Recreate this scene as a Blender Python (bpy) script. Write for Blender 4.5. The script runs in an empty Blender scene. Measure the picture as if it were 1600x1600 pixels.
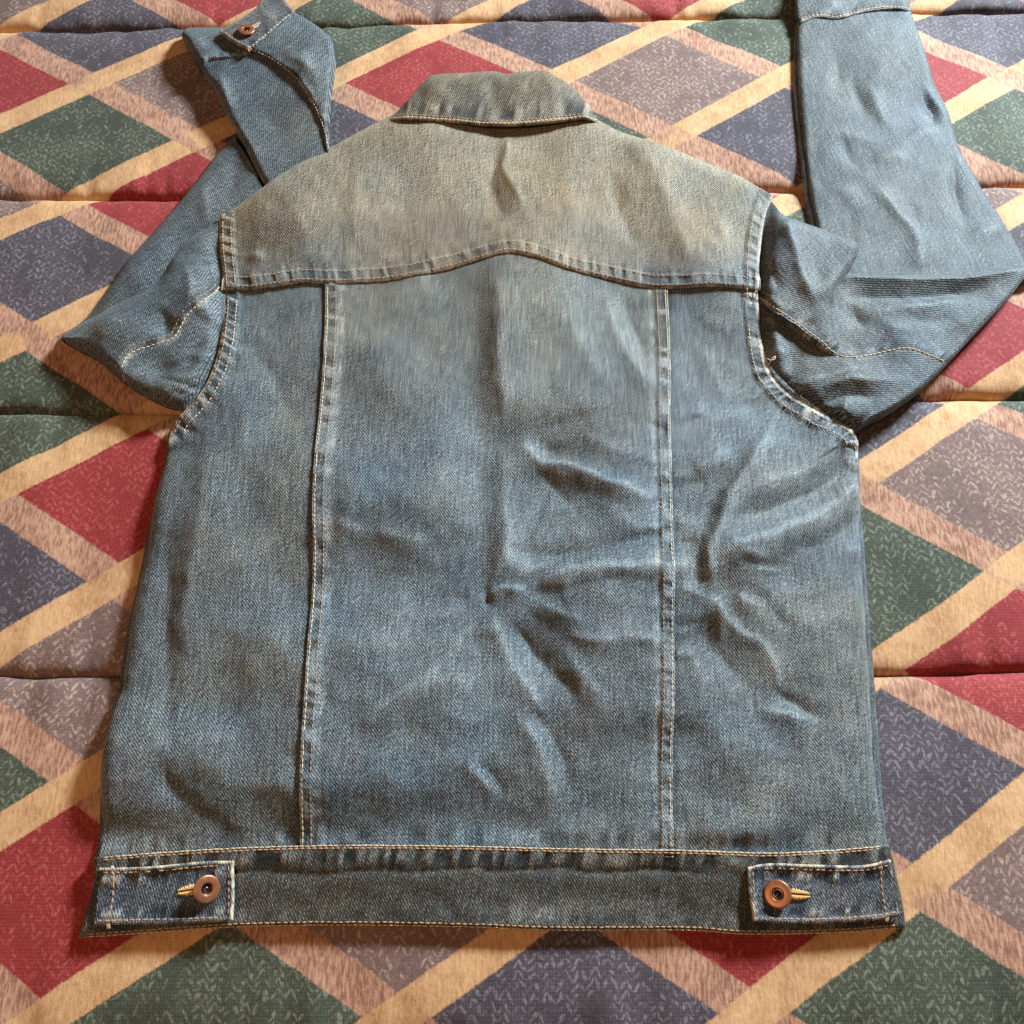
import bpy, math, random
import numpy as np
from mathutils import Vector

# ------------------------------------------------------------------ camera, world, lights, exposure
scn = bpy.context.scene
C = scn.collection
F_PX, HORIZON = 1400.0, -2472.0                      # focal length and horizon row of the 1600 px photograph
TH = math.atan((800 - HORIZON) / F_PX)               # how far the lens looks down
CAM_H = 1.523 * math.cos(TH)                         # lens height above the bedspread
cd = bpy.data.cameras.new('camera')
cam = bpy.data.objects.new('camera', cd); C.objects.link(cam)
cam.location = (0, 0, CAM_H)
cam.rotation_euler = (math.pi / 2 - TH, 0, 0)
cd.sensor_width = 36; cd.lens = 36 * F_PX / 1600
cd.clip_start = 0.01; cd.clip_end = 50
scn.camera = cam

w = bpy.data.worlds.new('World'); scn.world = w; w.use_nodes = True
w.node_tree.nodes['Background'].inputs[0].default_value = (1.0, 0.66, 0.40, 1)
w.node_tree.nodes['Background'].inputs[1].default_value = 0.075

def area(name, pos, target, power, col, sx, sy):
    l = bpy.data.lights.new(name, 'AREA'); l.shape = 'RECTANGLE'; l.size = sx; l.size_y = sy
    l.energy = power; l.color = col
    o = bpy.data.objects.new(name, l); C.objects.link(o)
    o.location = pos
    o.rotation_euler = (Vector(target) - Vector(pos)).to_track_quat('-Z', 'Y').to_euler()
    return o
area('window_light', (1.38, 1.72, 1.06), (0, .35, 0), 166, (0.74, 0.90, 1.0), .30, .34)
area('room_lamp', (-0.75, -0.55, 1.75), (0, .35, 0), 14, (1.0, 0.62, 0.36), .5, .5)

vs = scn.view_settings
vs.view_transform = 'Standard'; vs.look = 'None'; vs.gamma = 1; vs.exposure = 0.12; vs.use_curve_mapping = False

# ------------------------------------------------------------------ helpers: plan, curves, noise
def unproject(px, py, z):
    """photo position + height above the bed -> place on the bed (metres)"""
    u = (np.asarray(px, float) - 800) / F_PX; v = (np.asarray(py, float) - 800) / F_PX
    dy = math.cos(TH) - v * math.sin(TH); dz = math.sin(TH) + v * math.cos(TH)
    t = (CAM_H - z) / dz
    return u * t, dy * t

def spline(pts, n=60):
    """Catmull-Rom through the points, n samples even in arc length"""
    P = np.array(pts, float)
    if len(P) == 2:
        t = np.linspace(0, 1, n)[:, None]; return P[0] * (1 - t) + P[1] * t
    Q = np.vstack([2 * P[0] - P[1], P, 2 * P[-1] - P[-2]])
    out = []
    for i in range(1, len(Q) - 2):
        t = np.linspace(0, 1, 24, endpoint=False)[:, None]
        a, b, c, d = Q[i - 1], Q[i], Q[i + 1], Q[i + 2]
        out.append(.5 * (2 * b + (c - a) * t + (2 * a - 5 * b + 4 * c - d) * t ** 2 + (3 * b - a - 3 * c + d) * t ** 3))
    out.append(P[-1:]); R = np.vstack(out)
    s = np.r_[0, np.cumsum(np.hypot(*np.diff(R, axis=0).T))]
    q = np.linspace(0, s[-1], n)
    return np.c_[np.interp(q, s, R[:, 0]), np.interp(q, s, R[:, 1])]

def join(*curves):
    return np.vstack(curves)

def curve_at(poly, t):
    s = np.r_[0, np.cumsum(np.hypot(*np.diff(poly, axis=0).T))]; s /= s[-1]
    return np.c_[np.interp(t, s, poly[:, 0]), np.interp(t, s, poly[:, 1])]

def dist_line(X, Y, line, maxd=1e9):
    """signed distance (+ = right hand of travel), arc length and fraction of the closest point"""
    shp = X.shape; x = X.ravel(); y = Y.ravel()
    D = np.full(x.shape, 1e9); S = np.zeros_like(x); SG = np.ones_like(x)
    seg = np.diff(line, axis=0); ln = np.hypot(seg[:, 0], seg[:, 1]); cum = np.r_[0, np.cumsum(ln)]
    m = np.ones(x.shape, bool)
    if maxd < 1e8:
        m = (x > line[:, 0].min() - maxd) & (x < line[:, 0].max() + maxd) & (y > line[:, 1].min() - maxd) & (y < line[:, 1].max() + maxd)
    xm, ym = x[m], y[m]
    Dm, Sm, Gm = D[m], S[m], SG[m]
    for i in range(len(seg)):
        if ln[i] < 1e-9: continue
        dx, dy = seg[i] / ln[i]
        rx = xm - line[i, 0]; ry = ym - line[i, 1]
        t = np.clip(rx * dx + ry * dy, 0, ln[i])
        d = np.hypot(rx - t * dx, ry - t * dy)
        k = d < Dm
        Dm[k] = d[k]; Sm[k] = (cum[i] + t)[k]; Gm[k] = np.sign(dx * ry - dy * rx)[k]
    D[m], S[m], SG[m] = Dm, Sm, Gm
    return (D * SG).reshape(shp), S.reshape(shp), (S / max(cum[-1], 1e-9)).reshape(shp)

def noise1(s, seed):
    r = np.random.RandomState(seed); v = r.uniform(-1, 1, 4096)
    i = np.floor(s).astype(int); f = s - i; f = f * f * (3 - 2 * f)
    return v[i % 4096] * (1 - f) + v[(i + 1) % 4096] * f

def noise2(x, y, seed):
    r = np.random.RandomState(seed); v = r.uniform(-1, 1, (256, 256))
    i = np.floor(x).astype(int); j = np.floor(y).astype(int)
    f = x - i; g = y - j; f = f * f * f * (f * (6 * f - 15) + 10); g = g * g * g * (g * (6 * g - 15) + 10)
    a = v[i % 256, j % 256]; b = v[(i + 1) % 256, j % 256]; c = v[i % 256, (j + 1) % 256]; d = v[(i + 1) % 256, (j + 1) % 256]
    return (a * (1 - f) + b * f) * (1 - g) + (c * (1 - f) + d * f) * g

def smooth(a, b, x):
    t = np.clip((x - a) / (b - a), 0, 1); return t * t * (3 - 2 * t)

def ridges(X, Y, items):
    """folds: (points, height mm, width on the left hand, width on the right hand)"""
    Z = np.zeros_like(X)
    X, Y = (X + 4.5 * noise2(X / 46 + 11, Y / 46 + 17, 901) + 1.2 * noise2(X / 17 + 11, Y / 17 + 3, 902),
            Y + 4.5 * noise2(X / 46 + 71, Y / 46 + 57, 903) + 1.2 * noise2(X / 17 + 51, Y / 17 + 3, 904))
    for it in items:
        pts, amp, wl, wr = it[:4]
        ln = spline(pts, 36)
        d, s, t = dist_line(X, Y, ln, 4.5 * max(wl, wr))
        wd = np.where(d > 0, wr, wl)
        c = .26 * np.minimum(wl, wr)
        e = np.exp(-(np.sqrt(d * d + c * c) - c) / (.72 * wd))
        tp0, tp1 = it[4] if len(it) > 4 else (.4, .4)
        tp0 = tp0 + .08; tp1 = tp1 + .08
        tap = np.ones_like(t)
        if tp0 > 0: tap = tap * smooth(-.02, tp0, t)
        if tp1 > 0: tap = tap * smooth(-.02, tp1, 1 - t)
        Z += 1.15 * amp * 1e-3 * e * tap * (np.abs(d) < 1e8)
    return Z

# ------------------------------------------------------------------ helpers: objects
def link(name, me, parent=None, mat=None, smooth_sh=True):
    o = bpy.data.objects.new(name, me); C.objects.link(o)
    if parent is not None: o.parent = parent
    if mat is not None: me.materials.append(mat)
    if smooth_sh and len(me.polygons):
        me.polygons.foreach_set('use_smooth', np.ones(len(me.polygons), bool))
    return o

def mesh_np(name, V, Fq, tris=None):
    me = bpy.data.meshes.new(name)
    nq = len(Fq); nt = 0 if tris is None else len(tris)
    me.vertices.add(len(V)); me.vertices.foreach_set('co', np.ascontiguousarray(V, dtype=np.float32).ravel())
    loops = np.asarray(Fq, dtype=np.int32).ravel()
    if nt: loops = np.r_[loops, np.asarray(tris, dtype=np.int32).ravel()]
    me.loops.add(len(loops)); me.loops.foreach_set('vertex_index', loops)
    me.polygons.add(nq + nt)
    st = np.r_[np.arange(nq) * 4, nq * 4 + np.arange(nt) * 3].astype(np.int32)
    me.polygons.foreach_set('loop_start', st)
    me.polygons.foreach_set('loop_total', np.r_[np.full(nq, 4), np.full(nt, 3)].astype(np.int32))
    me.update(calc_edges=True); me.validate()
    return me

def attr(me, name, vals):
    a = me.attributes.new(name, 'FLOAT', 'POINT')
    a.data.foreach_set('value', np.ascontiguousarray(vals, dtype=np.float32))

def cluster(n, k=1.0):
    """grid positions 0..1, a little denser at both ends"""
    t = np.linspace(0, 1, n)
    c = .5 - .5 * np.cos(np.pi * t)
    return (1 - .55 * k) * t + .55 * k * c

def coons(T, B, L, R, nu, nv, k=.8):
    """T: left->right top, B: left->right bottom, L: top->bottom left, R: top->bottom right (all polylines)"""
    u = cluster(nu, k); v = cluster(nv, k)
    t = curve_at(T, u); b = curve_at(B, u); l = curve_at(L, v); r = curve_at(R, v)
    U = u[None, :, None]; Vv = v[:, None, None]
    S = (1 - Vv) * t[None] + Vv * b[None] + (1 - U) * l[:, None] + U * r[:, None] \
        - ((1 - U) * (1 - Vv) * t[0] + U * (1 - Vv) * t[-1] + (1 - U) * Vv * b[0] + U * Vv * b[-1])
    return S[..., 0], S[..., 1]

def edge_list(nu, nv):
    a = np.arange(nu * nv).reshape(nv, nu)
    return np.r_[a[0, :], a[1:, -1], a[-1, -2::-1], a[-2:0:-1, 0]]

def sheet(name, X, Y, Zbase, Zadd, bottom, parent, mat, wear=None, deep=None, grain=0.0, tint=.30):
    """closed cloth piece from a photo-plan grid: top at Zbase+Zadd, underside `bottom` lower (number) or at heights (array)"""
    nv, nu = X.shape
    wx, wy = unproject(X, Y, Zbase)
    Zt = Zbase + Zadd
    Zb = Zt - bottom if np.isscalar(bottom) else np.minimum(bottom, Zt - .0006)
    V = np.r_[np.c_[wx.ravel(), wy.ravel(), Zt.ravel()], np.c_[wx.ravel(), wy.ravel(), Zb.ravel()]]
    a = np.arange(nu * nv).reshape(nv, nu)
    q = np.stack([a[1:, :-1], a[1:, 1:], a[:-1, 1:], a[:-1, :-1]], -1).reshape(-1, 4)
    n = nu * nv
    e = edge_list(nu, nv); e2 = np.roll(e, -1)
    rim = np.stack([e, e2, e2 + n, e + n], -1)
    Fq = np.r_[q, q[:, ::-1] + n, rim]
    # make the top face up
    p = V[q[len(q) // 2]]
    if np.cross(p[1] - p[0], p[2] - p[0])[2] < 0: Fq = Fq[:, ::-1]
    me = mesh_np(name, V, Fq)
    zz = np.zeros(n)
    wv = zz if wear is None else np.clip(wear, 0, 1).ravel()
    dv = zz if deep is None else np.clip(deep, 0, 1).ravel()
    tv = np.zeros_like(X) + tint + .13 * noise2(X / 120 + 40, Y / 95 + 44, 801) + .06 * noise2(X / 45 + 20, Y / 40 + 44, 802)  # patches of warm and cool light painted into the tint
    tv = np.clip(tv, 0, 1).ravel(); attr(me, 'tint', np.r_[tv, tv])
    attr(me, 'wear', np.r_[wv, wv]); attr(me, 'deep', np.r_[dv, dv])
    # cloth coordinates in metres, turned with the grain
    ca, sa = math.cos(grain), math.sin(grain)
    gx = wx.ravel() * ca - wy.ravel() * sa; gy = wx.ravel() * sa + wy.ravel() * ca
    a2 = me.attributes.new('cloth', 'FLOAT_VECTOR', 'POINT')
    g = np.c_[gx, gy, np.zeros(n)]
    a2.data.foreach_set('vector', np.r_[g, g].astype(np.float32).ravel())
    o = link(name, me, parent, mat)
    return o

def sampler(X, Y, Zb, Za):
    """height of a finished piece at any plan position (nearest grid vertex, refined by its neighbours)"""
    x = X.ravel(); y = Y.ravel(); zb = Zb.ravel(); za = (Zb + Za).ravel()
    def f(px, py):
        px = np.atleast_1d(px); py = np.atleast_1d(py); ob = np.zeros(len(px)); oa = np.zeros(len(px))
        for i in range(len(px)):
            d = (x - px[i]) ** 2 + (y - py[i]) ** 2
            k = np.argpartition(d, 4)[:4]; ww = 1 / (d[k] + .05); ww /= ww.sum()
            ob[i] = (zb[k] * ww).sum(); oa[i] = (za[k] * ww).sum()
        return ob, oa
    return f

def offset_line(line, off):
    t = np.gradient(line, axis=0); t /= np.hypot(t[:, 0], t[:, 1])[:, None] + 1e-9
    return line + np.c_[-t[:, 1], t[:, 0]] * off

def stitches(name, lines, samp, parent, mat, length=.0030, gap=.0007, r=.00048, seed=1):
    """topstitching: one short rounded thread per stitch along plan lines lying on a finished piece"""
    rng = np.random.RandomState(seed)
    V = []; Fq = []
    nr = 6
    prof = [(-.5, .35), (-.42, .85), (0, 1.05), (.42, .85), (.5, .35)]
    for line in lines:
        ln = spline(line, 160) if len(line) < 30 else line
        zb, za = samp(ln[:, 0], ln[:, 1])
        za = np.convolve(np.r_[[za[0]] * 2, za, [za[-1]] * 2], np.ones(5) / 5, 'valid')
        wx, wy = unproject(ln[:, 0], ln[:, 1], zb)
        P = np.c_[wx, wy, za]
        s = np.r_[0, np.cumsum(np.linalg.norm(np.diff(P, axis=0), axis=1))]
        n = max(1, int(s[-1] / (length + gap)))
        for i in range(n):
            s0 = (i + .5) * s[-1] / n + rng.uniform(-.00015, .00015)
            L = length * rng.uniform(.9, 1.08)
            a, b = [np.array([np.interp(q, s, P[:, k]) for k in range(3)]) for q in (s0 - L / 2, s0 + L / 2)]
            d = b - a; dl = np.linalg.norm(d)
            if dl < 1e-6: continue
            d /= dl; side = np.cross(d, [0, 0, 1.]); side /= np.linalg.norm(side) + 1e-9; up = np.cross(side, d)
            c = (a + b) / 2 + up * r * .25 + side * rng.uniform(-.00012, .00012)
            d2 = d + side * rng.uniform(-.06, .06)
            base = len(V)
            for t, rr in prof:
                for k in range(nr):
                    an = 2 * math.pi * k / nr
                    V.append(c + d2 * t * dl + (side * math.cos(an) + up * math.sin(an)) * r * rr - up * (r * .5 if abs(t) > .4 else 0))
            for m in range(len(prof) - 1):
                for k in range(nr):
                    k2 = (k + 1) % nr
                    Fq.append((base + m * nr + k, base + m * nr + k2, base + (m + 1) * nr + k2, base + (m + 1) * nr + k))
    me = mesh_np(name, np.array(V), np.array(Fq))
    o = link(name, me, parent, mat)
    o['kind'] = 'stuff'
    return o

def tube(pts, rad, nr=7):
    """verts/quads of a round thread through 3-D points"""
    P = np.array(pts, float); V = []; Fq = []
    T = np.gradient(P, axis=0)
    for i in range(len(P)):
        d = T[i] / (np.linalg.norm(T[i]) + 1e-12)
        s = np.cross(d, [0, 0, 1.]);
        if np.linalg.norm(s) < 1e-6: s = np.array([1., 0, 0])
        s /= np.linalg.norm(s); u = np.cross(s, d)
        rr = rad if np.isscalar(rad) else rad[i]
        for k in range(nr):
            a = 2 * math.pi * k / nr; V.append(P[i] + (s * math.cos(a) + u * math.sin(a)) * rr)
    for i in range(len(P) - 1):
        for k in range(nr):
            k2 = (k + 1) % nr
            Fq.append((i * nr + k, i * nr + k2, (i + 1) * nr + k2, (i + 1) * nr + k))
    return np.array(V), np.array(Fq)

# ------------------------------------------------------------------ materials: a small node-expression helper
class N:
    def __init__(s, nt, sock): s.nt, s.s = nt, sock
    def _b(s, op, o, sw=False):
        n = s.nt.nodes.new('ShaderNodeMath'); n.operation = op
        ins = (o, s) if sw else (s, o)
        for i, q in enumerate(ins):
            if isinstance(q, N): s.nt.links.new(q.s, n.inputs[i])
            elif q is not None: n.inputs[i].default_value = q
        return N(s.nt, n.outputs[0])
    def __add__(s, o): return s._b('ADD', o)
    __radd__ = __add__
    def __sub__(s, o): return s._b('SUBTRACT', o)
    def __rsub__(s, o): return s._b('SUBTRACT', o, True)
    def __mul__(s, o): return s._b('MULTIPLY', o)
    __rmul__ = __mul__
    def __truediv__(s, o): return s._b('DIVIDE', o)
    def floor(s): return s._b('FLOOR', None)
    def fract(s): return s._b('FRACT', None)
    def abs(s): return s._b('ABSOLUTE', None)
    def sin(s): return s._b('SINE', None)
    def mod(s, m): return s._b('FLOORED_MODULO', m)
    def gt(s, o): return s._b('GREATER_THAN', o)
    def lt(s, o): return s._b('LESS_THAN', o)
    def min(s, o): return s._b('MINIMUM', o)
    def max(s, o): return s._b('MAXIMUM', o)
    def pow(s, o): return s._b('POWER', o)
    def ramp(s, a, b, smoothstep=True):
        n = s.nt.nodes.new('ShaderNodeMapRange'); n.interpolation_type = 'SMOOTHSTEP' if smoothstep else 'LINEAR'
        s.nt.links.new(s.s, n.inputs[0]); n.inputs[1].default_value = a; n.inputs[2].default_value = b
        return N(s.nt, n.outputs[0])

def combine(nt, x, y, z=0.0):
    n = nt.nodes.new('ShaderNodeCombineXYZ')
    for i, q in enumerate((x, y, z)):
        if isinstance(q, N): nt.links.new(q.s, n.inputs[i])
        else: n.inputs[i].default_value = q
    return n.outputs[0]

def nz(nt, vec, scale, detail=2.0, rough=.5):
    n = nt.nodes.new('ShaderNodeTexNoise'); n.inputs['Scale'].default_value = scale
    n.inputs['Detail'].default_value = detail; n.inputs['Roughness'].default_value = rough
    nt.links.new(vec, n.inputs['Vector'])
    return N(nt, n.outputs[0])

def mixc(nt, f, a, b):
    n = nt.nodes.new('ShaderNodeMix'); n.data_type = 'RGBA'
    if isinstance(f, N): nt.links.new(f.s, n.inputs[0])
    else: n.inputs[0].default_value = f
    for i, q in ((6, a), (7, b)):
        if isinstance(q, tuple): n.inputs[i].default_value = (*q, 1)
        else: nt.links.new(q, n.inputs[i])
    return n.outputs[2]

def new_mat(name, rough=.8):
    m = bpy.data.materials.new(name); m.use_nodes = True
    nt = m.node_tree; b = nt.nodes['Principled BSDF']; b.inputs['Roughness'].default_value = rough
    return m, nt, b

def denim(name, dark, mid, light, fade=.30, tw=.0016, lift=0.0):
    m, nt, b = new_mat(name, .62)
    at = nt.nodes.new('ShaderNodeAttribute'); at.attribute_name = 'cloth'
    sp = nt.nodes.new('ShaderNodeSeparateXYZ'); nt.links.new(at.outputs['Vector'], sp.inputs[0])
    x, y = N(nt, sp.outputs[0]), N(nt, sp.outputs[1])
    aw = nt.nodes.new('ShaderNodeAttribute'); aw.attribute_name = 'wear'; wear = N(nt, aw.outputs['Fac'])
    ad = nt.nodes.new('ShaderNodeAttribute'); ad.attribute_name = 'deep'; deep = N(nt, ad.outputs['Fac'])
    jit = nz(nt, combine(nt, x, y), 260, 2)
    r = x * .8 + y * .6; q = y * .8 - x * .6          # across and along the twill line
    tws = ((r + jit * .0009) * (2 * math.pi / tw)).sin()
    thr = nz(nt, combine(nt, r * (1 / .0006), q * (1 / .0021)), 1.0, 2, .6)      # single floats of weft
    spk = nz(nt, combine(nt, x, y), 1500, 1)
    slub = nz(nt, combine(nt, x * 1 / .0016, y * 1 / .022), 1.0, 3, .6)          # uneven warp yarns
    fadeN = nz(nt, combine(nt, x, y), 22, 4, .6)                                 # uneven wash
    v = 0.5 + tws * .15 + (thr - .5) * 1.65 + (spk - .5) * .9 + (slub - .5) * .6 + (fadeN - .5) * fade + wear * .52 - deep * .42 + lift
    cr = nt.nodes.new('ShaderNodeValToRGB'); nt.links.new(v.s, cr.inputs[0])
    e = cr.color_ramp.elements
    e[0].position = .08; e[0].color = (*dark, 1)
    e[1].position = .95; e[1].color = (*light, 1)
    k = e.new(.5); k.color = (*mid, 1)
    # worn seams and edges, and the pale fold crests, go to ecru
    col = mixc(nt, (wear * 1.0 + (thr - .5) * .9).ramp(.35, 1.1), cr.outputs[0], (.50, .43, .31))
    # sandy dye of some pieces, plus warm lamplight put into the colour
    an = nt.nodes.new('ShaderNodeAttribute'); an.attribute_name = 'tint'; tn = N(nt, an.outputs['Fac'])
    mu = nt.nodes.new('ShaderNodeMix'); mu.data_type = 'RGBA'; mu.blend_type = 'MULTIPLY'
    nt.links.new((tn * (1 - wear * .6)).max(0.0).s, mu.inputs[0]); nt.links.new(col, mu.inputs[6]); mu.inputs[7].default_value = (1.95, 1.16, .58, 1)
    col = mu.outputs[2]
    nt.links.new(col, b.inputs['Base Color'])
    b.inputs['Sheen Weight'].default_value = .06; b.inputs['Sheen Roughness'].default_value = .5
    b.inputs['Specular IOR Level'].default_value = .22
    bp = nt.nodes.new('ShaderNodeBump'); bp.inputs['Strength'].default_value = .42; bp.inputs['Distance'].default_value = .0006
    hgt = tws * .25 + thr * 1.2 + slub * .5
    nt.links.new(hgt.s, bp.inputs['Height']); nt.links.new(bp.outputs[0], b.inputs['Normal'])
    return m

M = {}
M['denim'] = denim('denim', (.003, .007, .014), (.055, .080, .101), (.27, .325, .36), lift=-.03)
M['denim_sleeve'] = denim('denim_sleeve', (.003, .006, .012), (.044, .065, .083), (.24, .29, .325), lift=-.05)
M['denim_yoke'] = denim('denim_faded', (.007, .011, .016), (.074, .097, .110), (.31, .345, .35))
M['denim_collar'] = denim('denim_collar', (.005, .008, .012), (.040, .054, .060), (.22, .24, .24))
M['denim_band'] = denim('denim_dark_wash', (.004, .007, .011), (.030, .039, .044), (.20, .215, .21), lift=-.09)
M['denim_tab'] = denim('denim_raw_wash', (.004, .007, .014), (.030, .042, .060), (.25, .26, .25))

def plain(name, col, rough=.6, metal=0.0, var=.25, scale=400):
    m, nt, b = new_mat(name, rough)
    tc = nt.nodes.new('ShaderNodeTexCoord')
    n = nz(nt, tc.outputs['Object'], scale, 3)
    c = mixc(nt, n, tuple(q * (1 - var) for q in col), tuple(min(1, q * (1 + var)) for q in col))
    nt.links.new(c, b.inputs['Base Color']); b.inputs['Metallic'].default_value = metal
    return m
M['thread_tan'] = plain('thread_tan', (.58, .42, .25), .75, 0, .35, 900)
M['thread_rust'] = plain('thread_rust', (.40, .215, .105), .75, 0, .4, 900)
M['thread_gold'] = plain('thread_gold', (.66, .38, .13), .7, 0, .3, 900)
M['thread_ecru'] = plain('thread_ecru', (.62, .50, .38), .8, 0, .2, 900)
M['copper'] = plain('copper_button', (.31, .115, .052), .40, .55, .35, 420)
M['steel'] = plain('dark_rivet', (.10, .085, .07), .25, .9, .2, 300)

# ------------------------------------------------------------------ bedspread
SEAM_Y = [-.484, -.278, -.0790, .1357, .3415, .5495, .7575, .9655, 1.1735]
SEAM_SLOPE = [.0, .0, .0, .005, .014, .016, .028, .03, .03]
def bed_print():
    m, nt, b = new_mat('printed_cotton', .78)
    tc = nt.nodes.new('ShaderNodeTexCoord')
    sp = nt.nodes.new('ShaderNodeSeparateXYZ'); nt.links.new(tc.outputs['Object'], sp.inputs[0])
    X, Y = N(nt, sp.outputs[0]), N(nt, sp.outputs[1])
    pos = combine(nt, X, Y)
    wob = nz(nt, pos, 9, 2); wob2 = nz(nt, combine(nt, X + 3.1, Y), 9, 2)
    jag = nz(nt, pos, 600, 1); jag2 = nz(nt, combine(nt, X, Y + 5.0), 150, 2)
    p = (X - .0375 + (wob - .5) * .007) / .1053
    q = (Y - .002 - X * .012 + (wob2 - .5) * .006) / .0683
    a = (p + q) * .5 + (jag - .5) * .019 + (jag2 - .5) * .012
    bb = (q - p) * .5 + (jag - .5) * .019 - (jag2 - .5) * .012
    fa, fb = a.fract(), bb.fract()
    ia, ib = a.floor().mod(2.0), bb.floor().mod(2.0)
    HW = .098
    da = fa.min(1 - fa); db = fb.min(1 - fb)
    tan_band = da.ramp(HW + .007, HW - .007); gold_band = db.ramp(HW + .007, HW - .007)
    # brushed knit strokes: a column of slanted dashes, mirrored in every other column
    w1 = nz(nt, pos, 48, 2); w2 = nz(nt, combine(nt, X + 9.0, Y), 48, 2)
    kx = (X + (w1 - .5) * .010) * (1 / .0045); ky = (Y + (w2 - .5) * .012) * (1 / .0058)
    lane = kx.floor(); u = kx - lane - .5
    sgn = lane.mod(2.0) * 2 - 1
    row = ky + sgn * u * .95; rid = row.floor(); v = row - rid - .5
    wn = nt.nodes.new('ShaderNodeTexWhiteNoise'); wn.noise_dimensions = '2D'
    nt.links.new(combine(nt, lane, rid), wn.inputs['Vector']); rnd = N(nt, wn.outputs['Value'])
    fat = nz(nt, combine(nt, X + 2.0, Y + 4.0), 260, 2)
    el = (u * 1.95) * (u * 1.95) + (v * (3.9 - rnd * 1.3)) * (v * (3.9 - rnd * 1.3)) + (fat - .5) * 3.4
    stroke = el.ramp(1.05, .45)
    patch = nz(nt, pos, 26, 3, .6)
    thick = nz(nt, pos, 700, 2)
    st = stroke * (rnd * .55 + patch * 1.5 + thick * .5).ramp(.92, 1.42)
    mott = nz(nt, pos, 330, 4, .7)
    st = st * mott.ramp(.34, .62)
    fleck = nz(nt, combine(nt, (X + Y * .6) * (1 / .0016), (Y - X * .6) * (1 / .0042)), 1.0, 2, .6).ramp(.56, .74)
    st = st.max(fleck * patch.ramp(.40, .60) * .55)
    weave = ((Y + (mott - .5) * .003) * (2 * math.pi / .0021)).sin() * .5 + .5
    wvx = (X * (2 * math.pi / .0019)).sin() * .5 + .5
    def dye(base, pale, dark, amt):
        c = mixc(nt, (mott * .8 + patch * .5).ramp(.35, .95), dark, base)
        return mixc(nt, st * amt, c, pale)
    red = dye((.265, .017, .017), (.46, .12, .105), (.190, .010, .011), .45)
    green = dye((.060, .066, .040), (.245, .255, .180), (.024, .030, .018), .54)
    navy = dye((.072, .053, .062), (.275, .240, .260), (.034, .025, .032), .5)
    brown = dye((.195, .112, .092), (.46, .315, .235), (.105, .060, .053), .66)
    even = mixc(nt, ia, green, brown)       # rows of green and brown
    odd = mixc(nt, ia, red, navy)           # rows of red and slate
    col = mixc(nt, ib, even, odd)
    streak = nz(nt, combine(nt, X * (1 / .0019), Y * (1 / .0085)), 1.0, 3, .65)
    tan = mixc(nt, (streak * 1.5 + patch * .5).ramp(.76, 1.22), (.215, .092, .056), (.46, .245, .155))
    gold = mixc(nt, (streak * .8 + mott * .3 + patch * .7).ramp(.62, 1.12), (.36, .170, .066), (.58, .335, .165))
    # the pink band fades in and out along its length
    col = mixc(nt, tan_band, col, tan)
    gsoft = gold_band * (1 - tan_band * nz(nt, pos, 14, 2).ramp(.52, .62) * .8)
    col = mixc(nt, gsoft, col, gold)
    col = mixc(nt, weave * wvx * .05, col, (.75, .66, .56))
    nt.links.new(col, b.inputs['Base Color'])
    b.inputs['Sheen Weight'].default_value = .08
    b.inputs['Specular IOR Level'].default_value = .22
    bp = nt.nodes.new('ShaderNodeBump'); bp.inputs['Strength'].default_value = .35; bp.inputs['Distance'].default_value = .0012
    h = nz(nt, pos, 120, 3) * 1.1 + nz(nt, pos, 1300, 2) * .30 + st * .15
    nt.links.new(h.s, bp.inputs['Height']); nt.links.new(bp.outputs[0], b.inputs['Normal'])
    return m
M['print'] = bed_print()

def seam_y(x, k):
    """the quilting line k, sewn a little unevenly"""
    return SEAM_Y[k] * 1.017 + SEAM_SLOPE[k] * x + .0030 * noise1(x * 6 + 40 + 7 * k, 11 + k) + .0012 * noise1(x * 31 + 90, 51 + k)

def bed_z(x, y, k):
    """height of the puffed channel between lines k and k+1"""
    y0 = seam_y(x, k); y1 = seam_y(x, k + 1)
    s = np.clip((y - y0) / (y1 - y0), 0, 1)
    e = np.minimum(s, 1 - s) * (y1 - y0)                    # metres from the nearer line
    puff = -.005 * np.exp(-(e / .0018)) - .0042 * np.exp(-(e / .0060)) - .0036 * np.exp(-(e / .035))
    # small gathers running away from the quilting line
    g = (noise1(x * 52 + 300, 5 + k) * .8 + noise1(x * 120 + 300, 8 + k) * .35) * .0036 * np.exp(-(e / .026)) * (1 - np.exp(-e / .004))
    und = .0030 * noise2(x * 9 + 20, y * 7 + 20, 3) + .0014 * noise2(x * 22 + 50, y * 16 + 50, 4) + .0012 * noise2(x * 30 + 50, y * 9 + 10, 14)
    z = puff + g + und * (1 - np.exp(-e / .02)) + .0018
    return np.where(z > 0, .0024 * np.tanh(z / .0024), z)

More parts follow.
